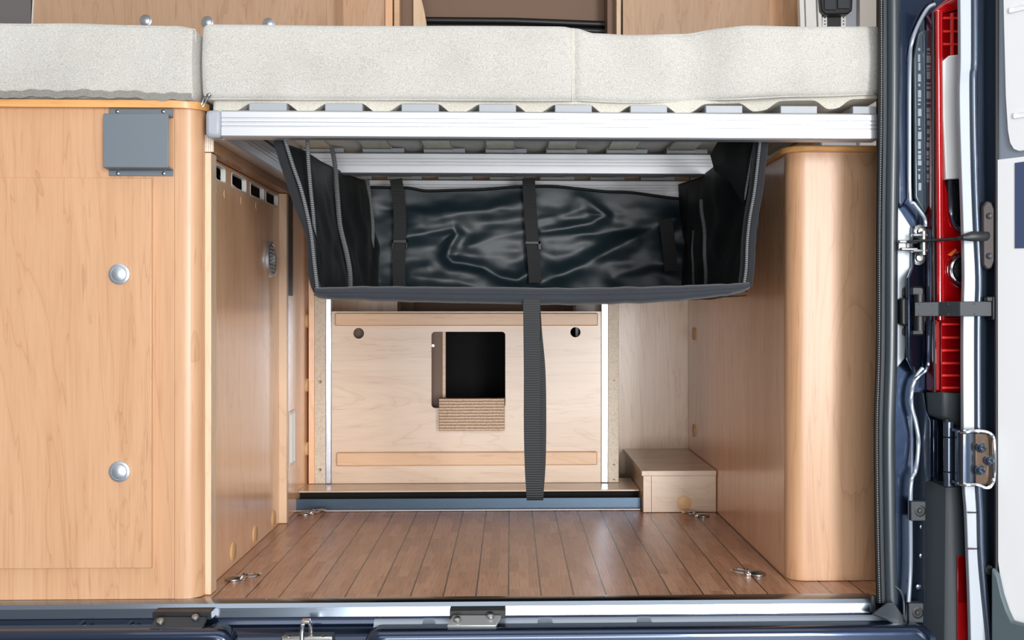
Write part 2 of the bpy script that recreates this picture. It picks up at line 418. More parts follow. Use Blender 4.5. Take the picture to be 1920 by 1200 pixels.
# ================================================================== mattresses
def interp(tab, x):
    if x <= tab[0][0]: return tab[0][1]
    for (a, u), (b, v) in zip(tab, tab[1:]):
        if x <= b:
            t = (x-a)/(b-a); t = t*t*(3-2*t); return u+(v-u)*t
    return tab[-1][1]
def mattress(px0, px1, top, bot, Yf, depth, fy, endr, nx=150):
    rings = []
    for i in range(nx+1):
        px = px0+(px1-px0)*i/nx
        zt = W(px, interp(top, px), 0).z; zb = W(px, interp(bot, px), 0).z
        yf = Yf+fy(px); x = W(px, 120, 0).x
        # round off the ends
        for e, s in ((px0, 1), (px1, -1)):
            q = abs(px-e)
            if q < endr:
                k = 1-math.sqrt(max(0, 1-((endr-q)/endr)**2))
                yf += .018*k; zt -= .014*k; zb += .010*k
        r = .012; ring = []
        for cy, cz, a0 in ((yf+r, zb+r, 180), (yf+r, zt-r, 90), (yf+depth-r, zt-r, 0), (yf+depth-r, zb+r, -90)):
            for k in range(5):
                t = math.radians(a0+ (-90*k/4 if True else 0)+0)
                if a0 == 180: t = math.radians(270-90*k/4)
                elif a0 == 90: t = math.radians(180-90*k/4)
                elif a0 == 0: t = math.radians(90-90*k/4)
                else: t = math.radians(0-90*k/4)
                ring.append((x, cy+r*math.cos(t), cz+r*math.sin(t)))
            if a0 == 180:
                for k in range(1, 8):
                    u = k/8; ring.append((x, yf-.006*math.sin(PI*u), zb+r+(zt-zb-2*r)*u))
        rings.append(ring)
    return loft(bmesh.new(), rings)
mtL = thing('seat_cushion', 'short pale grey foam cushion on the left cabinet', 'cushion', (-.75, .02, .932))
topL = [(-120, 43), (100, 43), (250, 46), (330, 48), (372, 54)]; botL = [(-120, 184), (250, 186), (372, 189)]
obj('cover', mattress(-560, 371, topL, botL, -.008, .6, lambda p: .002*math.sin(p*.03), 14, 130), FABRIC, mtL)
pts = [W(p, interp(topL, p)+2, -.009)+Vector((0, .005, 0)) for p in range(-545, 362, 12)]
pts += [W(365, 56, -.004), W(367, 70, .0), W(364, 120, .0), W(361, 176, .0)]
obj('piping', tube(bmesh.new(), smooth(pts, 2), .0018, 6), FABRIC, mtL)
pts = [W(p, 176+(p > 200)*(p-200)*.045+1.6*math.sin(p*.07)+1.2*math.sin(p*.19), -.0135) for p in range(-545, 362, 7)]
obj('zipper', sweep(bmesh.new(), pts, rect(.003, .013), (0, 0, 1)), ZIPT, mtL, label='grey zip along the lower front edge')

mtR = thing('mattress', 'long pale grey mattress on the slatted aluminium bed frame', 'mattress', (.07, .3, .922))
topR = [(378, 47), (1050, 50), (1075, 52), (1115, 62), (1180, 65), (1280, 63), (1345, 54), (1400, 52), (1700, 49)]
botR = [(378, 188), (640, 189), (1070, 191), (1190, 195), (1350, 189), (1500, 183), (1700, 178)]
def fyR(p):
    v = .003*math.sin(p*.012)
    v += .014*math.exp(-((p-1300)/55)**2) - .012*math.exp(-((p-1400)/70)**2)
    v += .006*math.exp(-((p-1075)/7)**2)
    return v
obj('cover', mattress(379, 1654, topR, botR, -.012, 1.33, fyR, 14, 230), FABRIC, mtR)
for tab, dz in ((topR, 2.5), (botR, -2.5)):
    pts = [W(p, interp(tab, p)+dz, -.012+fyR(p)+(.007 if dz > 0 else .005)) for p in range(392, 1652, 14)]
    obj('piping', tube(bmesh.new(), pts, .0016, 6), FABRIC, mtR)
pts = [W(392, 54, -.004), W(382, 70, .004), W(381, 120, .004), W(383, 170, .002), W(392, 186, -.004)]
obj('piping', tube(bmesh.new(), smooth(pts, 5), .0018, 6), FABRIC, mtR)
pts = [W(1073, 54+i*136/24, -.012+fyR(1073)-.0065*math.sin(PI*(i/24))) for i in range(25)]
obj('seam', tube(bmesh.new(), pts, .0012, 6), FABRICD, mtR)
# underside sags between the slats
SLX = [W(p, 200, -.01).x for p in (503, 645, 788, 933, 1075, 1216, 1357, 1497, 1632)]
zs = .907
def sag(u, v):
    x = W(400, 190, 0).x+u*(W(1652, 190, 0).x-W(400, 190, 0).x); y = .0+v*1.28
    d = min(abs(x-s) for s in SLX); k = max(0, min(1, (d-.03)/.03)); k = k*k*(3-2*k)
    z = W(700+ x*900, interp(botR, 957+x*985), 0).z
    px = 957+x*1000
    skew = .5+.5*math.sin((px-503)/142*2*PI-1.2)
    return (x, y, max(z, .926)+.003-(.002+k*(.003+.014*(.25+.75*skew)*max(0, 1-v*9))) - .004)
def under(u, v):
    if v >= .1: return sag(u, (v-.1)/.9)
    p = sag(u, 0); t = v/.1
    x = p[0]; zt = W(957+x*985, interp(botR, 957+x*985), 0).z+.008
    return (x, .008*(1-t)**2, lerp0(zt, p[2], t))
def lerp0(a, b, t): return a+(b-a)*t
obj('underside', grid(bmesh.new(), under, 190, 40), FABRICD, mtR, solid=.002)
zp = thing('zipper_pull', 'small metal zip pull hanging at the corner between cushion and mattress', 'zipper pull', W(384, 200, -.03))
c = W(385, 188, -.03)
lp = [W(391, 179, -.028), W(388, 177, -.032), W(384, 180, -.034), W(378, 196, -.034), W(379, 199, -.034), W(382, 198, -.033), W(389, 184, -.03)]
obj('loop', tube(bmesh.new(), smooth(lp+[lp[0]], 4), .0013, 6), STEEL, zp)
obj('slider', lathe(bmesh.new(), W(391, 180, -.026), (.5, -.2, .6), [(.003, -.005), (.0045, 0), (.003, .005)], 10), STEEL, zp)

# ================================================================== bed frame
bed = thing('bed_frame', 'slatted bed frame with white aluminium rails carrying the mattress', 'bed frame', (0, 0, .857))
def railprof(y, d, zb=.857, zt=.907, s=1):
    g = .0018; pr = [(y+.003, zb), (y, zb+.003)]
    for zc in (.40, .55, .70):
        z = zb+(zt-zb)*zc
        pr += [(y, z-.0014), (y+g, z-.0007), (y+g, z+.0007), (y, z+.0014)]
    pr += [(y, zt-.003), (y+.003, zt), (y+d, zt), (y+d, zb)]
    return pr
def rail(name, x0, x1, y, d, label=None):
    pr = railprof(y, d)
    return obj(name, loft(bmesh.new(), [[(x0, a, z) for a, z in pr], [(x1, a, z) for a, z in pr]]), ALU, bed, ang=25, label=label)
RX0 = W(415, 230, -.02).x
fr = rail('front_rail', RX0, .687, -.02, .03)
obj('end_cap', BX(W(384, 230, -.02).x, RX0, -.0205, .0105, .8565, .9075), PLGREY, fr, bev=.008, label='grey plastic end cap')
rail('middle_rail', -.53, .70, .49, .03); rail('rear_rail', -.53, .70, .99, .03)
pr = [(a, z) for a, z in railprof(0, .03)]
obj('side_rail', loft(bmesh.new(), [[(-.53-a, .0102, z) for a, z in pr], [(-.53-a, 1.02, z) for a, z in pr]]), ALUY, bed, ang=25)
for sx in SLX:
    z = .9155
    sl = obj('slat', BX(sx-.031, min(sx+.031, .688), .0, 1.03, z, z+.008), SLATW, bed, bev=.001)
    # front holder, then those on the middle and rear rails
    x1 = min(sx+.0345, .688)
    obj('slat_holder', BX(sx-.0345, x1, -.014, .012, .9072, .9215), HOLDER, sl, bev=.0012)
    for yy in (.488, .988):
        bm = BX(sx-.034, sx+.034, yy-.002, yy+.03, .9072, .9145)
        bx(bm, sx+.034, sx+.062, yy-.001, yy+.03, .9072, .9165)
        bx(bm, sx-.034, sx-.0315, yy-.002, yy+.03, .9145, .9225); bx(bm, sx+.0315, sx+.034, yy-.002, yy+.03, .9145, .9225)
        obj('slat_holder', bm, HOLDER, sl, bev=.0008)

# ================================================================== left side panel of the hold
sp = thing('side_panel', 'beech side panel left of the load floor with four cable slots along its top', 'panel', (-.585, .37, 0))
PXF = -.585
slots = []
for (pa, pb, t, b_) in ((404, 423, 307, 342), (434, 462, 323, 360), (469, 495, 342, 374), (498, 521, 358, 386)):
    y0 = HX(pa, t, PXF).y; y1 = HX(pb, t, PXF).y
    slots.append((y0, y1))
zs0, zs1 = .797, .831
holes = [rrect(y0, zs0, y1, zs1, .009) for y0, y1 in slots]
pan = obj('board', plate([(.034, .001), (.735, .001), (.735, .836), (.034, .836)], holes, lambda u, v, w: (PXF-w, u, v), .009), BEECHS, sp, ang=30)
for i, (y0, y1) in enumerate(slots):
    o_ = rrect(y0+.0005, zs0+.0005, y1-.0005, zs1-.0005, .0088); i_ = rrect(y0+.0032, zs0+.0032, y1-.0032, zs1-.0032, .0065)
    obj('slot_liner', plate(o_, [i_], lambda u, v, w: (PXF+.0008-w, u, v), .0102), WHITEP, sp, ang=30, label='white plastic liner of a cable slot')
obj('slot_shade_sheet', BX(-.68, -.655, .036, 1.1, .70, .90), VOIDSHADE, sp)  # dark sheet added for the darkness behind the slots
obj('cable', tube(bmesh.new(), smooth([(-.598, y, .812-.012*math.sin((y-.26)*20)) for y in (.24, .27, .30, .33)], 6), .007, 10), WHITEP, sp, label='white cable end behind the second slot')
obj('front_lipping', BX(PXF, -.565, .031, .068, .001, .8358), POST, sp, bev=.001)
obj('rear_post', BX(-.5895, -.566, .7175, .738, .001, .8358), POST, sp, bev=.001)
obj('bearer', BX(-.5855, -.5608, .032, 1.03, .8375, .8695), RAWWOOD, sp, bev=.001, label='brown bed bearer batten along the top')
obj('bearer_end', BX(-.5855, -.5603, .0305, .032, .8372, .8698), PLYE, sp, bev=.0006, label='pale layered plywood end')
for px, py in ((437, 1034), (478, 1001), (513, 972)):
    c = HX(px, py, PXF)
    obj('cover_cap', lathe(bmesh.new(), c, (1, 0, 0), [(.0205, -.001), (.0205, .0012), (.019, .0022), (.0001, .0026)], 28), CAPM, sp, label='round beige cover cap')
for px, py in ((397, 352), (422, 364), (453, 376), (481, 386)):
    c = HX(px, py, PXF) if px > 405 else HX(407, py, PXF)
    obj('cover_cap', lathe(bmesh.new(), c, (1, 0, 0), [(.009, -.001), (.009, .0006), (.0001, .001)], 20), BEECHS, sp)
vent = thing('round_vent', 'round chrome rimmed air vent on the left side panel', 'vent', HX(503, 486, PXF)-Vector((0, 0, .044)))
vc = HX(503, 486, PXF)
obj('rim', lathe(bmesh.new(), vc, (1, 0, 0), [(.036, 0), (.044, .0), (.045, .004), (.042, .010), (.037, .012), (.034, .009), (.034, .003)], 40), SATIN, vent)
bm = bmesh.new()
for k in range(-3, 4):
    h = math.sqrt(max(0, .034**2-(k*.009)**2)); bx(bm, vc.x+.002, vc.x+.012, vc.y-h, vc.y+h, vc.z+k*.009-.0015, vc.z+k*.009+.0015)
lathe(bm, vc, (1, 0, 0), [(.035, .0005), (.035, .002)], 32)
obj('grille', bm, WHITEP, vent)

# deeper left panel
ip = thing('inner_panel', 'narrow beech panel behind the side panel with three cover caps', 'panel', (-.575, .9, 0))
IXF = -.576
obj('board', BX(-.592, IXF, .7385, 1.12, .001, .836), BEECHS, ip)
for py in (602, 722, 841):
    c = HX(575, py, IXF)
    obj('cover_cap', lathe(bmesh.new(), (IXF, c.y, c.z), (1, 0, 0), [(.019, -.001), (.019, .003), (.017, .0045), (.0001, .005)], 28), CAPM, ip, label='round orange beech cover cap')
a = HX(541.5, 770, IXF); b = HX(551, 868, IXF)
lv = thing('louvre_vent', 'narrow white louvre vent low on the inner left panel', 'vent', (IXF, (a.y+b.y)/2, b.z))
bm = BX(IXF, IXF+.003, a.y, b.y, b.z, HX(546, 770, IXF).z)
obj('frame', bm, WHITEP, lv, bev=.001)
bm = bmesh.new()
for k in range(3):
    y = a.y+(b.y-a.y)*(.2+.3*k); bx(bm, IXF+.003, IXF+.006, y-.006, y+.004, b.z+.008, HX(546, 770, IXF).z-.008)
obj('slats', bm, WHITEP, lv)
a = HX(540, 366, IXF); b = HX(546.5, 555, IXF)
tag(obj('gap_shade_strip', BX(IXF, IXF+.004, .74, b.y, b.z, HX(543, 368, IXF).z), BLACKP), 'black vertical strip standing in for a dark gap at the top of the inner left panel', 'strip')  # black strip put in for the darkness of a gap

# ================================================================== back partition
YB = 1.035
pt = thing('partition', 'beech partition panel at the back of the hold with a square cut-out', 'panel', (-.12, YB, .05))
def XZ(px, py, Y=YB): p = W(px, py, Y); return (p.x, p.z)
x0 = XZ(622, 700)[0]; x1 = XZ(1127, 700)[0]; zt = XZ(870, 584)[1]
a = XZ(809, 765); b = XZ(947.5, 622)
holes = [rrect(a[0], a[1], b[0], b[1], .010)]
for px, py, r in ((672.5, 625, 10), (1079, 623, 9.5)):
    c = XZ(px, py); holes.append(disc(c[0], c[1], r*1.53/1000))
obj('board', plate([(x0, .051), (x1, .051), (x1, zt), (x0, zt)], holes, lambda u, v, w: (u, YB+w, v), .016), BEECHX, pt, ang=30)
obj('batten', pbx(bmesh.new(), 628, 587, 1121, 611, YB-.016, .0158), BATTEN, pt, bev=.003)
obj('batten', pbx(bmesh.new(), 631, 847, 1120, 874, YB-.016, .0158), BATTEN, pt, bev=.003)
for pa, pb in ((611, 622), (1127, 1140)):
    xa = XZ(pa, 700)[0]; xb = XZ(pb, 700)[0]
    obj('edge_profile', BX(xa+.0003, xb-.0003, YB-.006, YB+.016, .051, .855), ALUZ, pt, bev=.0015, label='shiny aluminium edge profile')
for pa, pb, scr in ((590, 611, ((600, 716), (600, 881))), (1140, 1160, ((1151, 714), (1151, 872), (1151, 910)))):
    xa = XZ(pa, 700)[0]; xb = XZ(pb, 700)[0]
    up = obj('upright', BX(xa, xb, YB-.002, YB+.02, .051, .855), PLY, pt, bev=.001, label='plywood upright with screws')
    for px, py in scr:
        obj('screw', lathe(bmesh.new(), W(px, min(py, 900), YB-.002), (0, -1, 0), [(.0045, 0), (.004, .0012), (.0018, .0012), (.0001, .0005)], 16), BRONZE, up)
xa = XZ(579, 700)[0]; xb = XZ(590, 700)[0]
obj('side_strip', BX(xa, xb, YB-.004, YB+.02, .051, .855), BEECHS, pt, bev=.001)
# inner boards behind the cut-out
ib = thing('storage_box', 'storage compartment with its darkness painted on, seen through the cut-out of the partition', 'compartment', (-.1, 1.3, .02))
xq = XZ(830, 690, 1.09)[0]
obj('side_board', BX(x0, xq, 1.09, 1.10, .06, zt-.01), BROWNB, ib)
obj('board_edge', BX(xq, xq+.0085, 1.088, 1.102, .06, zt-.01), BATTEN, ib)
obj('back_board', BX(x0, .30, 1.33, 1.345, .02, zt-.02), VOIDSHADE, ib)  # darkness of the hollow is painted into these boards
obj('side_board', BX(.235, .25, 1.056, 1.33, .02, zt-.02), VOIDSHADE, ib)
obj('top_board', BX(x0, .30, 1.056, 1.33, zt-.02, zt-.012), VOIDSHADE, ib)
obj('base_board', BX(x0, .30, 1.056, 1.33, .02, .03), VOIDSHADE, ib)
obj('bright_pin', cyl(bmesh.new(), W(812, 648, 1.075), W(812, 648, 1.09), .004), STEEL, ib)
obj('white_rod', cyl(bmesh.new(), (XZ(1082, 600, 1.10)[0], 1.10, .40), (XZ(1082, 600, 1.10)[0], 1.10, .52), .005), WHITEP, ib)
blk = obj('plywood_block', pbx(bmesh.new(), 823, 747, 946, 808, 1.0, .0346), PLYH, bev=.0015)
tag(blk, 'layered plywood block fixed under the square cut-out', 'block')
# what shows in the gap over the partition
zg = XZ(870, 500, 1.4)[1]
tag(obj('van_bench', BX(W(600, 580, 1.36).x, W(745, 580, 1.36).x, 1.36, 1.43, .0, .86), BEECHU), 'beech furniture front seen through the gap above the partition', 'cabinet')
tag(obj('white_box', BX(W(1080, 580, 1.45).x, W(1135, 580, 1.45).x, 1.45, 1.6, .0, .70), WHITEP), 'white block seen through the gap at the right end of the top batten', 'box')

# raised floor and alu angle
a = G(570, 908, .05); 
tag(obj('raised_floor_board', BX(-.5755, .353, .914, 1.12, .0455, .050), BEECHX, bev=.001), 'raised beech floor ledge in front of the partition', 'ledge')
obj_k = obj('ledge_riser', BX(-.5755, .353, .935, .945, 0, .0455), VOIDSHADE); tag(obj_k, 'recessed riser, coloured dark for the shaded gap, under the raised floor ledge', 'riser')  # shade of the gap under the ledge painted into the riser
th = thing('floor_profile', 'shiny aluminium angle, coloured with a dark reflection, across the back of the plank floor', 'floor trim', (-.1, .885, 0))
FX0 = G(548, 957, 0).x; FX1 = .353
zt = W(900, 934, .888).z
obj('upright_leg', BX(FX0, FX1, .886, .890, .001, zt), ALUREFL, th, bev=.0006)
obj('foot_leg', BX(FX0, FX1, .872, .886, .0005, .0058), ALU, th, bev=.002)
for px in (600, 882, 1170):
    obj('screw', lathe(bmesh.new(), (W(px, 950, .878).x, .879, .003), (0, 0, 1), [(.003, 0), (.002, .0015), (.0001, .0018)], 12), STEEL, th)

# ================================================================== right side of the hold
rb = thing('step_box', 'low beech box with a lid standing in the right rear corner of the hold', 'box', (.45, 1.05, 0))
bx0 = .355; bx1 = .5505
obj('front', BX(bx0+.022, bx1, .842, .856, .001, .098), BEECHX, rb, bev=.0008)
obj('side', BX(bx0, bx0+.0215, .842, 1.30, .001, .098), BEECHX, rb, bev=.0008)
obj('lid', BX(bx0-.005, bx1, .836, 1.30, .0985, .1125), BEECHX, rb, bev=.0012)
obj('cover_cap', lathe(bmesh.new(), W(1283, 943, .842), (0, -1, 0), [(.0195, 0), (.0195, .001), (.018, .0018), (.0001, .002)], 30), CAPM, rb, label='round beige cover cap')
bp = thing('rear_panel', 'pale beech panel at the right of the partition above the low box', 'panel', (.43, 1.30, 0))
obj('board', BX(.30, .552, 1.302, 1.316, .001, .85), BEECHP, bp)
for px, py in ((1170, 895),):
    obj('cover_cap', lathe(bmesh.new(), W(px, py, 1.302), (0, -1, 0), [(.020, 0), (.020, .001), (.0001, .002)], 30), BEECHP, bp)

rc = thing('corner_cabinet', 'rounded beech cabinet at the right beside the door seal', 'cabinet', (.66, .5, 0))
CF = .103; r = .036
def qarc(x, y, r, rev=False): return [(x+r-r*math.cos(t), y+r-r*math.sin(t)) for t in [PI/2*i/10 for i in range(11)]]
pr = [(.552, 1.30), (.552, CF+r)]+qarc(.552, CF, r)[1:-1]+[(.552+r, CF), (.80, CF), (.80, 1.30)]
ZC = .8525
obj('side', BX(.5525, .575, CF+r, 1.3015, .0012, ZC), BEECHS, rc)
pr2 = [(.5525, CF+r-.0003)]+qarc(.5525, CF, r)[1:]+[(.80, CF), (.80, CF+r-.0003)]
obj('front', loft(bmesh.new(), [[(x, y, .0012) for x, y in pr2], [(x, y, ZC) for x, y in pr2]]), BEECH, rc, label='rounded front of pale beech')
r2 = .05; ox = .541; oy = CF-.012
pr3 = [(ox, 1.30), (ox, oy+r2)]+qarc(ox, oy, r2)[1:]+[(.80, oy), (.80, 1.30)]
obj('top', loft(bmesh.new(), [[(x, y, ZC+.0003) for x, y in pr3], [(x, y, ZC+.0125) for x, y in pr3]]), EDGE, rc, bev=.003, label='orange edged top board with rounded corner')
for px, py in ((1301.5, 626), (1301.5, 807)):
    c = HX(px, py, .5525)
    obj('cover_cap', lathe(bmesh.new(), (.5525, min(c.y, 1.27), c.z), (-1, 0, 0), [(.019, -.001), (.019, .002), (.017, .0035), (.0001, .004)], 28), CAPM, rc, label='round orange beech cover cap')

# ================================================================== lashing eyes
def lash(px_plate, py, px_ring, label, tilt, first=None):
    c = G(px_plate, py); d = G(px_ring, py)
    s = 1 if d.x > c.x else -1
    t = thing('lashing_eye', label, 'lashing ring', (c.x, c.y, 0), 'lashing rings on the plank floor')
    w = .017
    pl = [(c.x-s*(-w*math.sin(a)), c.y+w*math.cos(a)) for a in [0]]
    bm = lathe(bmesh.new(), (c.x, c.y, .0003), (0, 0, 1), [(.0175, 0), (.0175, .003), (.014, .006), (.006, .0075), (.0001, .0078)], 28)
    bx(bm, min(c.x, c.x+s*.024), max(c.x, c.x+s*.024), c.y-.008, c.y+.008, .0004, .0045)
    obj('base_plate', bm, STEEL, t, bev=.0006)
    obj('loop_bar', tube(bmesh.new(), smooth([(c.x+s*.016, c.y-.010, .003), (c.x+s*.020, c.y-.008, .010), (c.x+s*.021, c.y, .012), (c.x+s*.020, c.y+.008, .010), (c.x+s*.016, c.y+.010, .003)], 4), .0025, 8), STEEL, t)
    ax = Vector((-s*tilt, 0, 1)).normalized()
    obj('ring', torus(bmesh.new(), (c.x+s*.036, c.y, .0085), ax, .0165, .0028, 36, 8), CHROME, t)
    return t
lash(438, 1087, 480, 'chrome lashing ring on the floor at the front left, beside the side panel', .12)
lash(1420, 1078, 1385, 'chrome lashing ring on the floor at the front right, near the rounded cabinet', .12)
lash(572, 964.5, 600, 'chrome lashing ring at the back left end of the aluminium floor angle', .12)
lash(1318, 968, 1290, 'chrome lashing ring on the floor in front of the low beech box', .12)

# ================================================================== fabric bag under the bed
bag = thing('storage_bag', 'open black fabric bag hanging under the bed frame', 'bag', (.05, .4, .56))
def lerp(a, b, t): return a+(b-a)*t
def curve(tab, t):
    for (a, u), (b, v) in zip(tab, tab[1:]):
        if t <= b: return lerp(u, v, (t-a)/(b-a))
    return tab[-1][1]
def wr(x, y, z, s=9, k=0): return noise.noise((x*s+k, y*s, z*s))+.5*noise.noise((x*s*2.1, y*s*2.1+k, z*s*2.1))
# left wall: u depth, v height (0 top)
def leftw(u, v):
    y = lerp(.03, .86, u)
    xt = curve([(0, -.437), (.12, -.410), (.35, -.400), (.6, -.394), (1, -.378)], u); xb = lerp(-.372, -.350, u)
    zt = curve([(0, .8565), (.3, .855), (.7, .868), (1, .884)], u); zb = lerp(.572, .582, u)
    z = lerp(zt, zb, v); e = v**.75
    x = lerp(xt, xb, e)+.010*wr(.3, y, z, 9)*math.sin(PI*v)*1.3 + .008*math.sin(u*9.5)*math.sin(PI*v)
    return (x, y, z)
def rightw(u, v):
    y = lerp(.03, .86, u)
    xt = curve([(0, .492), (.15, .480), (.5, .456), (1, .452)], u); xb = lerp(.452, .458, u)
    zt = curve([(0, .8565), (.6, .858), (1, .88)], u); zb = lerp(.575, .582, u)
    z = lerp(zt, zb, v)
    x = lerp(xt, xb, v)-.012*wr(.9, y, z, 8, 4)*math.sin(PI*v)+.010*math.sin(u*8)*math.sin(PI*v)-.022*math.exp(-((u-.3)/.16)**2)*math.exp(-((v-.1)/.2)**2)
    return (x, y, z)
obj('side_wall', grid(bmesh.new(), leftw, 60, 40), NYLON, bag, solid=.002)
obj('side_wall', grid(bmesh.new(), rightw, 60, 40), NYLON, bag, solid=.002)
# back wall with creases
RID = [([(762, 446), (810, 436), (850, 429), (857, 440), (843, 465), (838, 480), (848, 492), (875, 496), (905, 503), (940, 520), (970, 525), (990, 512)], .020, 9),
       ([(765, 428), (830, 410), (900, 394), (985, 378)], .016, 14), ([(880, 462), (930, 445), (985, 434)], .012, 12),
       ([(1015, 436), (1060, 428), (1110, 418), (1135, 404), (1100, 375), (1086, 368)], .016, 9),
       ([(1015, 530), (1070, 508), (1130, 478), (1200, 440), (1262, 412)], .022, 13), ([(1010, 412), (1060, 402), (1088, 395)], .010, 9),
       ([(760, 395), (800, 402), (830, 400)], .010, 12), ([(735, 540), (760, 510), (800, 500)], .010, 12), ([(1150, 520), (1200, 500), (1275, 490)], .012, 12),
       ([(770, 520), (850, 525), (900, 540)], .008, 10), ([(1010, 470), (1040, 480), (1090, 470)], -.012, 16), ([(1010, 440), (1120, 438), (1235, 428)], -.012, 10)]
def dseg(p, a, b):
    ax, ay = a; bx_, by = b; vx, vy = bx_-ax, by-ay; t = max(0, min(1, ((p[0]-ax)*vx+(p[1]-ay)*vy)/(vx*vx+vy*vy)))
    return math.hypot(p[0]-ax-t*vx, p[1]-ay-t*vy)
TOPB = [(690, 352), (760, 353), (800, 359), (880, 357), (985, 351), (1020, 350), (1160, 361), (1290, 374), (1320, 378)]
def backw(u, v):
    px = lerp(692, 1312, u); pt_ = interp(TOPB, px); py = lerp(pt_, 556, v)
    y = .87
    h = .012*noise.noise((px*.010, py*.018, 2.2))+.004*noise.noise((px*.03, py*.05, 7))
    for pl_, A, w_ in RID:
        d = min(dseg((px, py), a, b) for a, b in zip(pl_, pl_[1:]))
        h += .8*A*math.exp(-(d/(w_*1.35))**1.6)
    h *= min(1, v*5)*.95
    p = W(px, py, y); p.y -= h; return p
obj('back_wall', grid(bmesh.new(), backw, 200, 76), VINYL, bag, solid=.0015, ang=80, label='creased shiny black back wall')
pts = [W(p, interp(TOPB, p)-1, .868) for p in range(692, 1312, 10)]
obj('top_hem', tube(bmesh.new(), pts, .004, 8), NYLON, bag)
def bagfloor(u, v):
    x = lerp(lerp(-.372, -.350, v), lerp(.452, .458, v), u); y = lerp(.03, .868, v)
    return (x, y, lerp(.568, .576, v)-.006*math.sin(PI*v)-.004*math.sin(PI*u)+.003*wr(x, y, 0, 10))
obj('base', grid(bmesh.new(), bagfloor, 60, 40), NYLON, bag, solid=.002)
# front hem: padded lip of the base
hc = [(592, 547, 9), (602, 549, 11), (640, 550, 13), (720, 551, 15), (850, 553, 16), (990, 555, 17), (1120, 555, 17), (1250, 551, 16), (1340, 545, 13), (1385, 540, 10), (1403, 536, 7)]
cs = smooth([Vector((a, b, c)) for a, b, c in hc], 5)
rings = []
for q in cs:
    c = W(q.x, q.y, .018); h = q.z*.00095
    rings.append([(c.x, c.y+.016*math.cos(t)*(1.0 if math.sin(t) > 0 else 1.15), c.z+h*math.sin(t)+.0015*wr(c.x, 0, .2, 30)) for t in [2*PI*i/16 for i in range(16)]])
obj('front_hem', loft(bmesh.new(), rings), BIND, bag, ang=60, label='charcoal padded front hem')
pts = [W(q.x, q.y-q.z*.35, .0005) for q in cs]
obj('hem_zip', tube(bmesh.new(), pts, .0016, 6), BIND, bag)
# vertical bindings and zips
def along(fn, u, off, n=24, v0=0, v1=1, dx=0):
    return [Vector(fn(min(1, max(0, u(v) if callable(u) else u)), v))+Vector((off+(dx(v) if callable(dx) else 0), -.002, 0)) for v in [lerp(v0, v1, i/n) for i in range(n+1)]]
# front border strips: outer binding + two zip lines
LO = [(517, 262), (528, 300), (546, 355), (560, 395), (577, 440), (581, 490), (586, 530), (597, 552)]
obj('front_binding', sweep(bmesh.new(), smooth([W(x+4, y, .026) for x, y in LO], 5), circ(.009, 8, .004), (0, 1, 0)), BINDD, bag)
LI = [(530, 262), (545, 310), (562, 360), (578, 430), (585, 490), (591, 540)]
obj('zip', tube(bmesh.new(), smooth([W(x+4, y, .018) for x, y in LI], 5), .0035, 8), PIPE, bag, label='grey zip tape')
LF = [(519, 262), (535, 300), (556, 350), (577, 405), (588, 430)]
obj('front_flap', loft(bmesh.new(), [[W(x-1, y, .03), W(x+14, y, .024), W(x+14, y, .028), W(x-1, y, .034)] for x, y in [(519, 262), (530, 300), (547, 350), (566, 405), (582, 450), (588, 500), (594, 545)]]), NYLON, bag)
for pl_, Yz, rr in (([(576, 258), (578, 300), (582, 350), (587, 400), (590, 440), (594, 490), (598, 538)], .055, .0035),
                    ([(622, 276), (628, 310), (632, 360), (636, 410), (640, 435), (650, 475), (656, 510), (657, 538)], .40, .0052),
                    ([(688, 336), (692, 370), (697, 410), (698, 440), (697, 460), (700, 500), (700, 538)], .80, .0062)):
    obj('zip', sweep(bmesh.new(), smooth([W(x, y, Yz) for x, y in pl_], 5), circ(rr, 8, .002), (0, 1, 0)), PIPE, bag, label='grey zip tape')
RO = [(1436, 264), (1431, 310), (1425, 360), (1417, 405), (1412, 450), (1410, 500), (1405, 538)]
obj('front_binding', sweep(bmesh.new(), smooth([W(x-2, y, .026) for x, y in RO], 5), circ(.0075, 8, .004), (0, 1, 0)), BINDD, bag)
obj('zip', tube(bmesh.new(), smooth([W(x-11, y+2, .02) for x, y in RO], 5), .003, 8), PIPE, bag, label='grey zip tape')
obj('front_flap', loft(bmesh.new(), [[W(x-22, y, .034), W(x, y, .026), W(x, y, .030), W(x-22, y, .038)] for x, y in RO]), NYLON, bag)
for pl_, Yz, rr in (([(1418, 262), (1411, 300), (1404, 340), (1400, 370), (1402, 400), (1398, 450), (1395, 500), (1394, 538)], .05, .0045),):
    obj('zip', sweep(bmesh.new(), smooth([W(x, y, Yz) for x, y in pl_], 5), circ(rr, 8, .002), (0, 1, 0)), PIPE, bag, label='grey zip tape')
for uu, rr, va in ((.50, .0045, .22), (.70, .003, .45)):
    obj('zip', sweep(bmesh.new(), along(rightw, lambda v: uu+.02*math.sin(v*7), -.004, 30, va, 1), circ(rr, 8, .0022), (0, 1, 0)), PIPE, bag, label='grey zip tape')
# top front flap at the right
obj('corner_flap', loft(bmesh.new(), [[W(x, y, Y) for x, y, Y in row] for row in
    ([(1432, 262, .03), (1425, 320, .03), (1415, 400, .03)], [(1400, 262, .07), (1388, 318, .07), (1395, 385, .05)], [(1368, 262, .12), (1362, 300, .15), (1372, 345, .12)], [(1346, 266, .18), (1332, 290, .22), (1340, 320, .2)])], False, False), NYLON, bag, solid=.0015, ang=80)
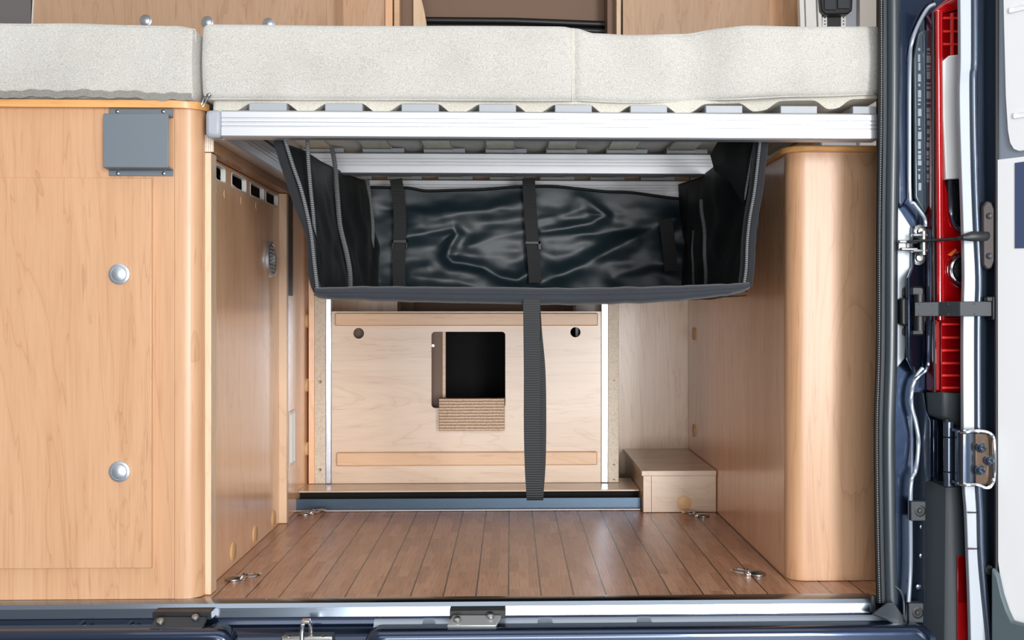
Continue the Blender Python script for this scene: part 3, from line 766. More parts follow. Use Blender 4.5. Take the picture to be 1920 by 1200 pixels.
# internal straps
def strap(pix, Y, w, t=.0016): return sweep(bmesh.new(), smooth([W(x, y, Y if not isinstance(Y, list) else Y[i]) for i, (x, y) in enumerate(pix)], 5), rect(w, t), (0, 1, 0))
s1 = obj('strap', strap([(742, 336), (747, 365), (750, 410), (749, 455), (748, 500), (749, 540)], .835, .033), WEB, bag)
bm = pbx(bmesh.new(), 735, 449, 764, 456, .828, .005); pbx(bm, 735, 449, 738, 468, .828, .005); pbx(bm, 761, 449, 764, 468, .828, .005)
obj('buckle', bm, BLACKP, s1, bev=.001)
s2 = obj('strap', strap([(991, 334), (993, 370), (996, 420), (1000, 470), (1004, 530)], .835, .034), WEB, bag)
bm = pbx(bmesh.new(), 985, 452, 1014, 458, .828, .005); pbx(bm, 1009, 452, 1015, 468, .828, .006)
obj('buckle', bm, BLACKP, s2, bev=.001)
obj('strap', strap([(1248, 410), (1253, 450), (1259, 508)], .82, .036), WEB, bag)
# hanging loop strap
hs = [(-.0, W(997, 560, .0).z, .004), (0, W(997, 600, 0).z, 0), (.001, W(997, 700, 0).z, -.003), (.001, W(997, 800, 0).z, -.003), (.003, W(997, 880, 0).z, 0)]
xs = W(996.5, 700, 0).x
path = [Vector((xs+a, c-.004, b)) for a, b, c in hs]
zb = W(1000, 939, 0).z
path += [Vector((xs+.006, .002, zb+.012)), Vector((xs+.007, .010, zb)), Vector((xs+.008, .020, zb+.012))]
path += [Vector((xs+.012, .030, W(0, 880, 0).z)), Vector((xs+.0135, .034, W(0, 800, 0).z)), Vector((xs+.012, .034, W(0, 700, 0).z)), Vector((xs+.005, .028, W(0, 620, 0).z)), Vector((xs+.001, .018, W(0, 562, 0).z))]
pp = smooth(path, 8)
bm = bmesh.new(); n_ = len(pp); rings = []
for i, p in enumerate(pp):
    t = (pp[min(n_-1, i+1)]-pp[max(0, i-1)]).normalized(); nrm = t.cross(Vector((1, 0, 0))).normalized()
    w_ = .0155
    rings.append([p+Vector((-w_, 0, 0))-nrm*.0009, p+Vector((w_, 0, 0))-nrm*.0009, p+Vector((w_, 0, 0))+nrm*.0009, p+Vector((-w_, 0, 0))+nrm*.0009])
loft(bm, rings)
hang = obj('hanging_strap', bm, WEB, bag, label='long black webbing loop hanging from the front hem')
bm = pbx(bmesh.new(), 983, 588, 1014, 594, .010, .008); pbx(bm, 1006, 588, 1014, 640, .012, .010); pbx(bm, 984, 636, 1014, 640, .012, .008)
obj('side_release_buckle', bm, BLACKP, hang, bev=.002)

# ================================================================== furniture above the bed
YU = 1.45
uc = thing('wall_cabinet', 'beech cabinet front with three push buttons showing over the cushion tops', 'cabinet', (-.75, YU, 0))
xa = W(61, 20, YU).x; xb = W(612, 20, YU).x
obj('front', BX(xa, xb, YU, YU+.4, .001, 1.75), BEECHU, uc)
xc = W(628, 20, YU).x
pr = [(xb+.0005, YU+.0003)]+[(xb+(xc-xb)*math.sin(t), YU+(xc-xb)-(xc-xb)*math.cos(t)) for t in [PI/2*i/8 for i in range(1, 9)]]+[(xc, YU+.4), (xb+.0005, YU+.4)]
obj('corner_post', loft(bmesh.new(), [[(x, y, .001) for x, y in pr], [(x, y, 1.75) for x, y in pr]]), BEECHU, uc)
for px, py in ((274, 39), (389.5, 42), (504.5, 45)): button(px, py, YU, uc, .0195)
# grey blind at far left
gb = thing('roller_blind', 'dark grey blind panel at the top left corner', 'blind', (-1.35, YU, 1.2))
a = W(-20, 20, YU-.002).x; b = W(58, 20, YU-.002).x
a = max(a, -1.078-.6)
obj('cloth', BX(a, b, YU-.002, YU+.01, .0, 1.75), GREYB, gb)
obj('guide', prism(bmesh.new(), [W(58, 60, YU-.004), W(60, 60, YU-.004), W(71, -140, YU-.004), W(68, -140, YU-.004)], (0, .006, 0)), WHITEP, gb)
# panel right of the corner, with recess uprights
y2 = 1.62
tag(obj('wood_panel', BX(W(629, 20, y2).x, W(722, 20, y2).x, y2, y2+.03, .001, 1.8), BEECHU), 'narrow orange beech panel beside the rounded cabinet corner above the mattress', 'panel')
up = thing('shelf_upright', 'beech upright with a pale edge left of the dark shelf niche', 'panel', (W(745, 20, 1.6).x, 1.6, 0))
obj('board', BX(W(722.5, 20, 1.6).x, W(736, 20, 1.6).x, 1.6, 1.95, .001, 1.8), BEECHS, up)
obj('edge', BX(W(739, 20, 1.595).x, W(749, 20, 1.595).x, 1.595, 1.64, .001, 1.8), BATTEN, up)
obj('side', BX(W(749.5, 20, 1.66).x, W(776, 20, 1.66).x, 1.66, 1.67, .001, 1.8), BROWNB, up)
obj('curved_edge', prism(bmesh.new(), [W(x, y, 1.64) for x, y in ((775, 70), (802, 70), (799, 40), (795, 18), (788, -10), (779, -40), (776, -140), (775, -140))], (0, .015, 0)), POST, up)
nb = thing('cab_bulkhead', 'brown grey panel in the middle above the mattress with black roll below', 'panel', (W(968, 30, 1.8).x, 1.8, .9))
obj('panel', BX(W(775, 20, 1.8).x, W(1150, 20, 1.8).x, 1.8, 1.82, .001, 1.9), BROWNB, nb)
for k, (ya, yb_, rr) in enumerate(((38, 46, .012), (50, 59, .012), (62, 70, .012))):
    obj('black_roll', tube(bmesh.new(), [W(788, ya, 1.77), W(960, ya+1.5, 1.77), W(1136, yb_, 1.77)], rr, 14), BLACKP, nb)
ru = thing('upright_board', 'beech upright with a pale edge right of the black roll', 'panel', (W(1150, 20, 1.7).x, 1.7, 0))
obj('side', BX(W(1137, 20, 1.7).x, W(1156, 20, 1.7).x, 1.66, 1.79, .001, 1.8), BROWNB, ru)
obj('edge', BX(W(1156.3, 20, 1.6).x, W(1164, 20, 1.6).x, 1.6, 1.655, .001, 1.8), POST, ru)
wd = thing('wardrobe', 'wide beech wardrobe door behind the right half of the mattress', 'cabinet', (W(1330, 20, 1.6).x, 1.6, 0))
obj('door', BX(W(1168, 20, 1.6).x, W(1443, 20, 1.6).x, 1.6, 1.62, .001, 1.8), BEECHU, wd, bev=.001)
obj('side', BX(W(1443.5, 20, 1.6).x, W(1512, 20, 1.6).x, 1.605, 1.62, .001, 1.8), BEECHS, wd)
# window frame with blind hardware at the right
wf = thing('window_blind_frame', 'white window blind frame with black latch at the top right', 'blind frame', (W(1560, 20, 1.35).x, 1.35, .95))
YW = 1.36
for pa, pb, d in ((1500, 1509, .0), (1511, 1531, .006), (1534, 1541, .002)):
    obj('profile', prism(bmesh.new(), [W(pa+1.5, 70, YW+d), W(pb+1.5, 70, YW+d), W(pb-6, -140, YW+d), W(pa-6, -140, YW+d)], (0, .03, 0)), WHITEP, wf, bev=.002)
obj('lining', BX(W(1541, 20, YW+.03).x, W(1664, 20, YW+.03).x, YW+.03, YW+.05, .95, 1.75), PLGREY, wf)
for pa, pb in ((1542, 1551), (1577, 1586)):
    st = obj('notched_strip', pbx(bmesh.new(), pa, -140, pb, 70, YW+.015, .012), WHITEP, wf, bev=.001)
    bm = bmesh.new()
    for k in range(5): pbx(bm, (pa+pb)/2-1, 32+k*6, (pa+pb)/2+1.5, 34.5+k*6, YW+.0145, .001)
    obj('notches', bm, BLACKP, st)
obj('dark_channel', pbx(bmesh.new(), 1551, -140, 1577, 70, YW+.018, .012), BLACKP, wf)
lt = obj('latch', pprism(bmesh.new(), [(1540, -24), (1597, -24), (1600, -12), (1598, 20), (1590, 26), (1548, 27), (1540, 20), (1537, -12)], YW-.02, .035), BLACKP, wf, bev=.004)
obj('latch_ridge', pbx(bmesh.new(), 1546, -12, 1568, 18, YW-.026, .006), DKPL, lt, bev=.002)
obj('latch_ridge', pbx(bmesh.new(), 1571, -12, 1594, 16, YW-.026, .006), DKPL, lt, bev=.002)
obj('jamb', BX(W(1612, 20, YW).x, W(1650, 20, YW).x, YW, YW+.03, .95, 1.75), LINING, wf, bev=.003)

# ================================================================== rear edge of the van
sill = thing('threshold_strip', 'brushed aluminium threshold strip along the front of the plank floor', 'threshold', (-.15, -.03, -.03))
XS1 = W(1640, 1125, -.03).x
zt0 = .0015; zf1 = -.003
prof = [(.004, .0004), (.004, .0018), (-.016, .0016), (-.024, -.001), (-.029, -.008), (-.032, -.0245), (-.030, -.0255), (-.0265, -.012), (-.02, -.006), (-.0125, -.0035), (-.0125, .0004)]
obj('profile', loft(bmesh.new(), [[(-1.6, y, z) for y, z in prof], [(XS1, y, z) for y, z in prof]]), SILLM, sill, ang=18)
obj('end_clip', pbx(bmesh.new(), 1634, 1117, 1643, 1148, -.036, .01), DKPL, sill, bev=.002)
for px, py in ((500, 1123.5), (1053, 1119), (1136, 1118)):
    c = G(px, py, .0016); obj('screw', lathe(bmesh.new(), c, (0, 0, 1), [(.003, 0), (.002, .0012), (.0001, .0014)], 12), STEEL, sill)

body = thing('van', 'dark navy rear bodywork of the van around the door opening', 'van', (.7, 0, -.1))
# cross member below the sill
bm = bmesh.new()
prof = [(-.012, -.004), (-.026, -.0265), (-.030, -.038), (-.040, -.040), (-.062, -.052), (-.070, -.062), (-.072, -.14), (-.0, -.14), (.0, -.022)]
obj('crossmember', loft(bmesh.new(), [[(-1.6, y, z) for y, z in prof], [(.80, y, z) for y, z in prof]]), PAINT, body, ang=50)
xl0 = W(700, 1160, -.05).x; xl1 = W(1700, 1160, -.05).x
prof = [(-.0335, -.045), (-.0335, -.029), (-.036, -.0278), (-.0385, -.0292), (-.045, -.0355), (-.0475, -.039), (-.0475, -.06), (-.044, -.06)]
obj('flange_ledge', loft(bmesh.new(), [[(xl0, y, z) for y, z in prof], [(xl1, y, z) for y, z in prof]]), PAINTREFL, body, ang=50)
def bulge(px0, px1, ytop, Yf, h=.10, rr=.03):
    a = W(px0, ytop, -.066); b = W(px1, ytop, -.066)
    out = rrect(a.x, a.z-h, b.x, a.z, rr, 8)
    rings = []
    for y, ins in [(-.06, .001)]+[(Yf+.016-.016*math.sin(t), .016*(1-math.cos(t))) for t in [PI/2*i/9 for i in range(10)]]:
        cx = (a.x+b.x)/2; cz = a.z-h/2; sx = ((b.x-a.x)/2-ins)/((b.x-a.x)/2); sz = (h/2-ins)/(h/2)
        rings.append([(cx+(u-cx)*sx, y, cz+(v-cz)*sz) for u, v in out])
    return loft(bmesh.new(), rings)
obj('pressed_panel', bulge(-640, 446, 1179, -.105), PAINT, body, ang=60)
obj('pressed_panel', bulge(686, 1735, 1172, -.105), PAINT, body, ang=60)
for px, w_ in ((805, 30), (1022, 34), (1207, 34)):
    bm = bmesh.new()
    a = W(px-w_/2, 1138, -.0345); b = W(px+w_/2, 1138, -.0345)
    loft(bm, [[(a.x+dx, y, z), (b.x-dx, y, z), (b.x-dx, y+.02, z-.01), (a.x+dx, y+.02, z-.01)] for y, z, dx in ((-.034, -.0265, .004), (-.052, -.036, .002), (-.064, -.0445, 0), (-.066, -.06, 0))])
    obj('pressed_rib', bm, PAINTREFL, body, bev=.003)
for px in (150, 240):
    a = W(px-12, 1182, -.06); b = W(px+10, 1165, -.05)
    obj('pressed_rib', tube(bmesh.new(), [a, b], .004, 8), PAINT, body)
# strikers and latch plates
def latch(px0, px1, py0, py1, label, mat_top):
    t = thing('latch_plate', label, 'latch', W((px0+px1)/2, py1, -.07))
    obj('back_plate', pbx(bmesh.new(), px0, py0, px1, py0+16, -.058, .03), BLACKP, t, bev=.001)
    a = W(px0-5, py1, -.092); b = W(px1-18, py1, -.092); c = W(px1-8, py0+9, -.062); d = W(px0+6, py0+9, -.062)
    bm = prism(bmesh.new(), [a, b, c, d], (0, .004, -.006))
    obj('tongue', bm, mat_top, t, bev=.0015)
    for fx, fy in ((.16, .45), (.80, .30)):
        p = a.lerp(b, fx).lerp(d.lerp(c, fx), .45 if fx < .5 else .8)
        obj('screw', lathe(bmesh.new(), p+Vector((0, -.002, .003)), (0, -.55, .8), [(.007, 0), (.006, .003), (.002, .004), (.0001, .0042)], 16), STEEL, t)
    return t
latch(286, 396, 1147, 1178, 'black door latch plate on the sill at the left', DKPL)
latch(843, 948, 1144, 1173, 'bright metal door latch plate on the middle of the sill', plain('bare_cast_metal', (196, 198, 198), .35, .5))
sk = thing('door_striker', 'upright steel striker bolt between the pressed panels under the sill', 'striker', W(573, 1200, -.08))
obj('base', pbx(bmesh.new(), 526, 1193, 624, 1206, -.085, .03), STEEL, sk, bev=.003)
obj('hook', tube(bmesh.new(), smooth([W(566, 1205, -.09), W(567, 1175, -.09), W(572, 1166, -.085), W(582, 1170, -.075), W(583, 1200, -.07)], 5), .004, 10), CHROME, sk)
obj('head', pbx(bmesh.new(), 564, 1164, 580, 1170, -.096, .016), CHROME, sk, bev=.0015)
for px in (541, 609):
    obj('bolt', lathe(bmesh.new(), W(px, 1192, -.075), (0, 0, 1), [(.010, -.004), (.010, .001), (.006, .003), (.0001, .003)], 12), STEEL, sk)

# seal round the opening
seal = thing('door_seal', 'black rubber door seal running up the right edge of the opening', 'seal', W(1675, 1150, -.06))
def sealpath(dx, Y): return smooth([W(x+dx, y, Y) for x, y in ((1665, -30), (1665, 200), (1662, 420), (1661, 650), (1657, 800), (1658, 950), (1660, 1060), (1662, 1130))], 8)
obj('bulb', sweep(bmesh.new(), sealpath(8.5, -.055), circ(.0125, 16, .013), (0, 1, 0)), RUBBER, seal)
obj('lip', sweep(bmesh.new(), sealpath(-11, -.045), circ(.008, 10, .006), (0, 1, 0)), BLACKP, seal)
obj('lip', sweep(bmesh.new(), sealpath(-6, -.058), circ(.004, 8, .004), (0, 1, 0)), RUBBER, seal)
DOT = webbing('dotted_seal_edge', (214, 216, 216), (24, 26, 28), 'Z', .0042)
obj('dotted_edge', sweep(bmesh.new(), sealpath(-12, -.0525), circ(.0011, 6, .0011), (0, 1, 0)), DOT, seal)
obj('corner_piece', loft(bmesh.new(), [[W(x, y, Y), W(x2, y2, Y-.005), W(x2, y2, Y+.012), W(x, y, Y+.012)] for x, y, x2, y2, Y in
    ((1634, 1152, 1645, 1143, -.07), (1660, 1162, 1664, 1130, -.078), (1685, 1176, 1676, 1130, -.082), (1700, 1182, 1690, 1150, -.08))]), RUBBER, seal, bev=.002)
obj('corner_lip', tube(bmesh.new(), smooth([W(x, y, -.066) for x, y in ((1677, 1098), (1688, 1108), (1694, 1125), (1695, 1150), (1699, 1168), (1702, 1175), (1685, 1177))], 5), .0022, 8), RUBBER, seal)

# pillar
obj('pillar', pprism(bmesh.new(), [(1668, -30), (1860, -30), (1860, 1230), (1668, 1230)], -.03, .035), PAINT, body)
obj('inner_pillar', pprism(bmesh.new(), [(1655, -30), (1668, -30), (1668, 1140), (1655, 1140)], -.03, .035), BLACKP, body)
def sheet(pix, Y, tilt=(0, 0), d=.02):
    """flat pressed sheet, its front tilted: tilt = dY per 100 px in x and in y"""
    cx = sum(p[0] for p in pix)/len(pix); cy = sum(p[1] for p in pix)/len(pix)
    return prism(bmesh.new(), [W(x, y, Y+(x-cx)*tilt[0]/100+(y-cy)*tilt[1]/100) for x, y in pix], (0, d, 0))
obj('upper_pressing', sheet([(1688, -30), (1752, -30), (1752, 6), (1738, 12), (1722, 38), (1707, 72), (1702, 112), (1702, 372), (1690, 392), (1684, 380), (1684, -30)], -.048, (.02, 0), .018), PAINT, body, bev=.004)
obj('channel_rim', tube(bmesh.new(), smooth([W(x, y, -.054) for x, y in ((1753, 8), (1740, 15), (1724, 42), (1711, 75), (1706, 115), (1705, 250), (1706, 368), (1714, 382), (1733, 408), (1735, 425))], 6), .0036, 8), PAINTREFL, body)
chp = obj('channel_plate', sheet([(1722, 62), (1735, 54), (1746, 62), (1749, 110), (1749, 370), (1735, 402), (1716, 370), (1714, 110)], -.046, (.03, 0), .012), plain('grey_cover_plastic', (84, 96, 106), .22, .3, coat=.6), body, bev=.003, label='grey plastic cover in the pillar channel')
bm = bmesh.new(); rnd = random.Random(3)
for cx in (1724, 1740):
    y = 90
    while y < 345:
        h = rnd.choice((3, 5, 9, 14)); pbx(bm, cx-rnd.uniform(1.5, 4), y, cx+rnd.uniform(1, 4), y+h, -.0475 + (cx-1731)*.0003, .002); y += h+rnd.choice((2, 4, 7))
obj('embossed_marks', bm, plain('embossed_plastic', (126, 138, 148), .25, .3), chp)
obj('channel_ridge', tube(bmesh.new(), [W(1732, 66, -.046), W(1733, 240, -.047), W(1734, 392, -.046)], .003, 8), PAINTL, body)
obj('bracket_sheet', sheet([(1682, 386), (1690, 396), (1708, 424), (1708, 500), (1701, 518), (1699, 545), (1700, 640), (1697, 672), (1682, 690)], -.056, (0, 0), .02), SEALREFL, body, bev=.002)  # white reflection on the navy sheet painted in as a pale colour
obj('mid_pressing', sheet([(1712, 424), (1735, 425), (1740, 460), (1744, 640), (1734, 690), (1716, 702), (1704, 676), (1704, 520), (1712, 500)], -.045, (.25, 0), .014), PAINT, body, bev=.004)
obj('pillar_edge', tube(bmesh.new(), smooth([W(x, y, -.058) for x, y in ((1742, 430), (1743, 560), (1742, 660), (1738, 690), (1724, 704), (1716, 712))], 5), .004, 8), PAINTL, body)
obj('lower_rim', tube(bmesh.new(), smooth([W(x, y, -.056) for x, y in ((1730, 690), (1718, 706), (1710, 730), (1709, 760), (1717, 792), (1722, 830), (1717, 880), (1709, 900), (1707, 950), (1707, 1060), (1704, 1120), (1701, 1175), (1700, 1220))], 6), .004, 10), PAINTREFL, body)
fl = obj('lower_flange', sheet([(1716, 735), (1732, 735), (1737, 770), (1745, 790), (1745, 900), (1735, 905), (1734, 1220), (1706, 1220), (1709, 1060), (1712, 905), (1722, 885), (1727, 830), (1720, 792), (1713, 760)], -.052, (-.12, 0), .016), PAINTL, body, bev=.002)
for px, py in ((1733, 782), (1733, 826), (1733, 857), (1732, 887), (1728, 988), (1727, 1042), (1721, 1100)):
    obj('spot_weld', lathe(bmesh.new(), W(px, py, -.051), (0, -1, 0), [(.0055, 0), (.0045, .003), (.0001, .004)], 14), PAINTL, fl)
obj('groove_flange', pbx(bmesh.new(), 1748, 785, 1760, 905, -.05, .02), PAINT, body, bev=.003)
for px0, py0, lab in ((1708, 940, ''), (1704, 1131, '')):
    sq = obj('trim_clip', pbx(bmesh.new(), px0, py0, px0+28, py0+37, -.068, .018), DKPL, body, bev=.0015, label='square charcoal clip with a screw')
    obj('screw', lathe(bmesh.new(), W(px0+17, py0+18, -.068), (0, -1, 0), [(.0105, -.001), (.0105, .0008), (.009, .0012), (.0085, .0002), (.005, .0002), (.004, .0022), (.0001, .0026)], 20), BLACKP, sq)
# bumper corner
bc = thing('bumper_corner', 'charcoal plastic bumper corner below the tail lamp', 'bumper', W(1775, 1220, -.06))
rows = []
for t in (0, .2, .5, .8, 1):
    yl = lerp(898, 1230, t); yr_ = lerp(914, 1230, t); yr2 = lerp(912, 1230, t)
    rows.append([W(1733-2*t, yl, -.035), W(1735-2*t, yl, -.048), W(1773-3*t, yr_, -.086), W(1782-3*t, yr_, -.09), W(1812+16*t, yr2, -.09), W(1850+16*t, yr2, -.07), W(1850+16*t, yr2, -.035)])
obj('moulding', loft(bmesh.new(), rows), DKPL, bc, ang=30)
rf = obj('reflector', sheet([(1795, 1043), (1822, 1043), (1836, 1230), (1795, 1230)], -.094, (0, 0), .006), REDD, bc, bev=.001, label='dark red reflector in the bumper corner')
obj('reflector_field', sheet([(1798, 1130), (1824, 1130), (1836, 1230), (1797, 1230)], -.0955, (0, 0), .002), REDL, rf)
ug = tag(obj('lamp_base_trim', loft(bmesh.new(), [[W(x, y, Y) for x, y, Y in row] for row in
    ([(1736, 735, -.05), (1768, 735, -.085), (1810, 738, -.088), (1810, 738, -.045), (1736, 735, -.035)],
     [(1738, 772, -.05), (1768, 778, -.08), (1810, 790, -.084), (1810, 790, -.045), (1738, 772, -.035)],
     [(1741, 779, -.05), (1769, 788, -.075), (1810, 806, -.08), (1810, 806, -.045), (1741, 779, -.035)])]), DKPL, bev=.003), 'grey plastic trim piece directly under the tail lamp', 'trim')

# tail lamp
tl = thing('tail_lamp', 'tall red tail lamp with a white band on the right rear corner of the van', 'tail lamp', W(1778, 738, -.07))
obj('housing', pprism(bmesh.new(), [(1748, 22), (1762, 8), (1790, -14), (1822, -30), (1824, 738), (1748, 735)], -.062, .03), REDD, tl, bev=.003)
rows = []
for y in (20, 60, 160, 260, 360, 440, 520, 600):
    s = (y-20)/700*4
    rows.append([W(1752+s+8.5+8.5*math.cos(t), y, -.07-.012*math.sin(t)) for t in [PI*i/10 for i in range(11)]]+[W(1752+s, y, -.058)])
obj('red_tube', loft(bmesh.new(), rows), REDL, tl, ang=60)
obj('black_edge', tube(bmesh.new(), [W(1750, 24, -.072), W(1750, 400, -.074), W(1753, 735, -.074)], .0025, 6), BLACKP, tl)
obj('top_lens', sheet([(1753, 20), (1768, 8), (1822, -24), (1822, 10), (1770, 24)], -.078, (0, 0), .016), REDL, tl, bev=.002)
lg = obj('red_grid_lens', sheet([(1768, 26), (1822, 14), (1822, 112), (1768, 112)], -.074, (0, 0), .012), REDD, tl)
bm = bmesh.new()
for y in (32, 57, 81): pbx(bm, 1769, y, 1822, y+3.5, -.0765, .003)
pbx(bm, 1784, 24, 1788, 108, -.0768, .003)
obj('grid_rib', bm, REDB, lg)
obj('white_lens', sheet([(1768, 114), (1780, 104), (1822, 100), (1822, 334), (1774, 336), (1769, 220)], -.084, (0, 0), .018), CLEARL, tl, bev=.002)
obj('reversing_lamp', sheet([(1778, 338), (1822, 332), (1822, 432), (1796, 430), (1786, 412), (1778, 380)], -.074, (0, 0), .01), GLIT, tl, bev=.003)
obj('chrome_surround', tube(bmesh.new(), smooth([W(x, y, -.078) for x, y in ((1781, 338), (1782, 385), (1786, 412), (1798, 430), (1822, 434))], 5), .0035, 8), PAINTL, tl)
obj('middle_lens', sheet([(1770, 338), (1784, 390), (1822, 436), (1822, 580), (1772, 580)], -.0725, (0, 0), .01), REDL, tl)
cc = W(1812, 506, -.076)
obj('round_lamp', lathe(bmesh.new(), cc, (0, -1, 0), [(.026, 0), (.024, .003), (.0001, .006)], 36), GLIT, tl)
obj('chrome_ring', torus(bmesh.new(), cc+Vector((0, -.002, 0)), (0, 1, 0), .028, .0028, 48, 8), CHROME, tl)
obj('chrome_ring', torus(bmesh.new(), cc+Vector((0, -.001, 0)), (0, 1, 0), .0345, .0016, 48, 6), CHROME, tl)
obj('orange_glint', sheet([(1777, 478), (1792, 466), (1794, 470), (1784, 480)], -.0785, (0, 0), .003), ORANGEL, tl)
lr = obj('ribbed_lens', sheet([(1764, 596), (1824, 596), (1824, 736), (1764, 736)], -.074, (0, 0), .012), REDD, tl, bev=.001)
bm = bmesh.new()
for y in (606, 631, 655, 679, 702, 725): pbx(bm, 1767, y, 1799, y+4, -.0765, .003)
obj('rib', bm, REDB, lr)
obj('lens_rib', pbx(bmesh.new(), 1752, 600, 1763, 733, -.076, .014), REDD, lr, bev=.003)

# rear door, swung open to the right
dr = thing('rear_door', 'open navy rear door with a white lining at the right edge', 'door', W(1850, 1220, -.15))
EL = [(1800, -30), (1801, 110), (1799, 180), (1802, 300), (1806, 420), (1808, 520), (1806, 600), (1806, 740), (1808, 900), (1812, 960), (1815, 1040), (1818, 1120), (1821, 1230)]
ER = [(1821, -30), (1821, 115), (1818, 150), (1820, 300), (1824, 420), (1829, 520), (1827, 600), (1827, 740), (1828, 900), (1831, 960), (1833, 1040), (1840, 1120), (1852, 1230)]
def strip_rows(A, B, YA, YB, d):
    rows = []
    for (x, y), (x2, y2) in zip(smooth([Vector((a, b, 0)) for a, b in A], 4), smooth([Vector((a, b, 0)) for a, b in B], 4)) if False else [((p.x, p.y), (q.x, q.y)) for p, q in zip(smooth([Vector((a, b, 0)) for a, b in A], 4), smooth([Vector((a, b, 0)) for a, b in B], 4))]:
        rows.append([W(x, y, YA), W(x2, y2, YB), W(x2, y2, YB)+Vector((0, d, 0)), W(x, y, YA)+Vector((0, d, 0))])
    return loft(bmesh.new(), rows)
ef = obj('edge_flange', strip_rows(EL, ER, -.135, -.14, .012), SEALREFL, dr, bev=.001, label='pale sealed door edge flange')
for py in (960, 1028):
    obj('sealer_gap', pbx(bmesh.new(), 1815, py, 1832, py+2.5, -.1415, .002), BLACKP, ef)
ER2 = [(x+13, y) for x, y in ER]
obj('edge_bead', sweep(bmesh.new(), smooth([W(x+7, y, -.14) for x, y in ER], 4), circ(.0065, 10, .006), (0, 1, 0)), PAINTL, dr)
obj('jamb', loft(bmesh.new(), [[W(x+13, y, -.142), W(x+26, y, -.118), W(1868+4*(y > 300), y, -.15), W(1868+4*(y > 300), y, -.10), W(x+13, y, -.10)] for x, y in [(1821, -30), (1820, 150), (1821, 300), (1829, 520), (1827, 740), (1828, 900), (1831, 1040), (1844, 1230)]]), PAINTL, dr, ang=30)
# inner face of the door runs back towards the camera side
O = W(1866, 600, -.15); u = Vector((.55, -.8352, 0)); nv = Vector((-.8352, -.55, 0))
def D(s, z, o=0): return Vector((O.x, O.y, z))+u*s+nv*o
def sl(px, py):
    """(s, z) on the door face seen at a pixel"""
    a = (px-CX)/F; b = (CY-py)/F
    d = Vector((math.sin(TH)+a*math.cos(TH), math.cos(TH)-a*math.sin(TH), b)); c0 = Vector((0, CAMY, CZ))
    t = (D(0, 0)-c0).dot(nv)/d.dot(nv); q = c0+d*t
    return ((q-D(0, 0)).dot(u), q.z)
def dplate(pix, o, th, holes=[]):
    pts_ = [sl(*p) if p[0] < 1920 else (sl(1919, p[1])[0]+(p[0]-1919)*.004, sl(1919, p[1])[1]) for p in pix]
    hs_ = [[sl(*p) for p in h] for h in holes]
    return plate(pts_, hs_, lambda a, b, w: D(a, b, o+w), th)
obj('inner_shell', dplate([(1868, 1230), (1868, -40), (1960, -40), (1960, 1230)], -.035, .035), PAINTREFL, dr)
up_ = dplate([(1884, -40), (1886, 60), (1889, 180), (1893, 245), (1897, 268), (1904, 280), (1915, 284), (1960, 286), (1960, -40)], .0005, .006)
lw = obj('lining_panel', up_, DOORW, dr, label='white ribbed upper lining of the door', bev=.001)
for y0, y1, x0_ in ((11, 27, 1897), (211, 224, 1905)):
    a = sl(x0_, y1); b = sl(1919, y0); n_ = 10
    out = []
    zc = (a[1]+b[1])/2; rz = (b[1]-a[1])/2
    s0 = a[0]
    for k in range(n_+1):
        t = PI/2+PI*k/n_; out.append((s0+rz*.5+rz*.5*math.cos(t), zc+rz*math.sin(t)))
    out += [(s0+.25, zc-rz), (s0+.25, zc+rz)]
    ii = [(s_+.0025 if i <= n_ else s_-.0025, zc+(z_-zc)*.7) for i, (s_, z_) in enumerate(out)]
    obj('slot_rim', plate(out, [ii], lambda a_, b_, w: D(a_, b_, .0065+w), .003), DOORW, lw, bev=.0008)
low = obj('lower_panel', dplate([(1875, 1052), (1874, 300), (1960, 296), (1960, 1190), (1905, 1180), (1880, 1090)], .0005, .005), DOORW, dr, label='white lower lining of the door')
obj('recess', dplate([(1907, 306), (1960, 302), (1960, 470), (1907, 466)], .0058, .001), plain('blue_recess', (70, 84, 118), .4), low)
obj('bottom_trim', dplate([(1870, 1230), (1870, 1062), (1880, 1074), (1888, 1110), (1898, 1140), (1908, 1162), (1960, 1164), (1960, 1230)], .007, .012), DOORG, dr, bev=.003, label='grey green moulded trim at the foot of the door')
obj('inner_edge', sweep(bmesh.new(), [D(.004, z, .002) for z in (-.09, .3, .7, 1.12)], circ(.004, 8), (0, 1, 0)), BLACKP, dr)
bm = lathe(bmesh.new(), W(1853, 1068, -.142), (0, -1, 0), [(.010, 0), (.008, .006), (.0001, .006)], 10)
obj('stop_buffer', bm, BLACKP, dr)
# check strap
ck = thing('door_check_strap', 'thin black check strap from the pillar bracket to the upper door hole', 'strap', W(1710, 495, -.06))
bm = loft(bmesh.new(), [[W(x, y-h, Y), W(x, y+h, Y), W(x, y+h, Y+.012), W(x, y-h, Y+.012)] for x, y, h, Y in ((1700, 462, 9, -.075), (1688, 458, 8, -.075), (1684, 462, 9, -.075))][::-1])
pbx(bm, 1686, 450, 1722, 456, -.082, .01); pbx(bm, 1690, 464, 1722, 470, -.082, .01)
obj('bracket', bm, STEEL, ck, bev=.002)
bm = bmesh.new()
for py in (441, 470): pbx(bm, 1712, py-3, 1741, py+3, -.085, .014)
obj('fork', bm, CHROME, ck, bev=.0025)
obj('pivot', cyl(bmesh.new(), W(1731, 434, -.079), W(1731, 478, -.079), .006, 16), STEEL, ck)
for px, py in ((1723, 435), (1720, 484)):
    obj('bolt', lathe(bmesh.new(), W(px, py, -.055), (0, -1, 0), [(.013, 0), (.013, .005), (.007, .007), (.006, .013), (.0001, .014)], 18), STEEL, ck)
pa = [(1702, 453, -.084), (1740, 451, -.088), (1790, 448, -.12), (1806, 445, -.148), (1822, 443, -.152), (1850, 443, -.152), (1862, 440, -.145)]
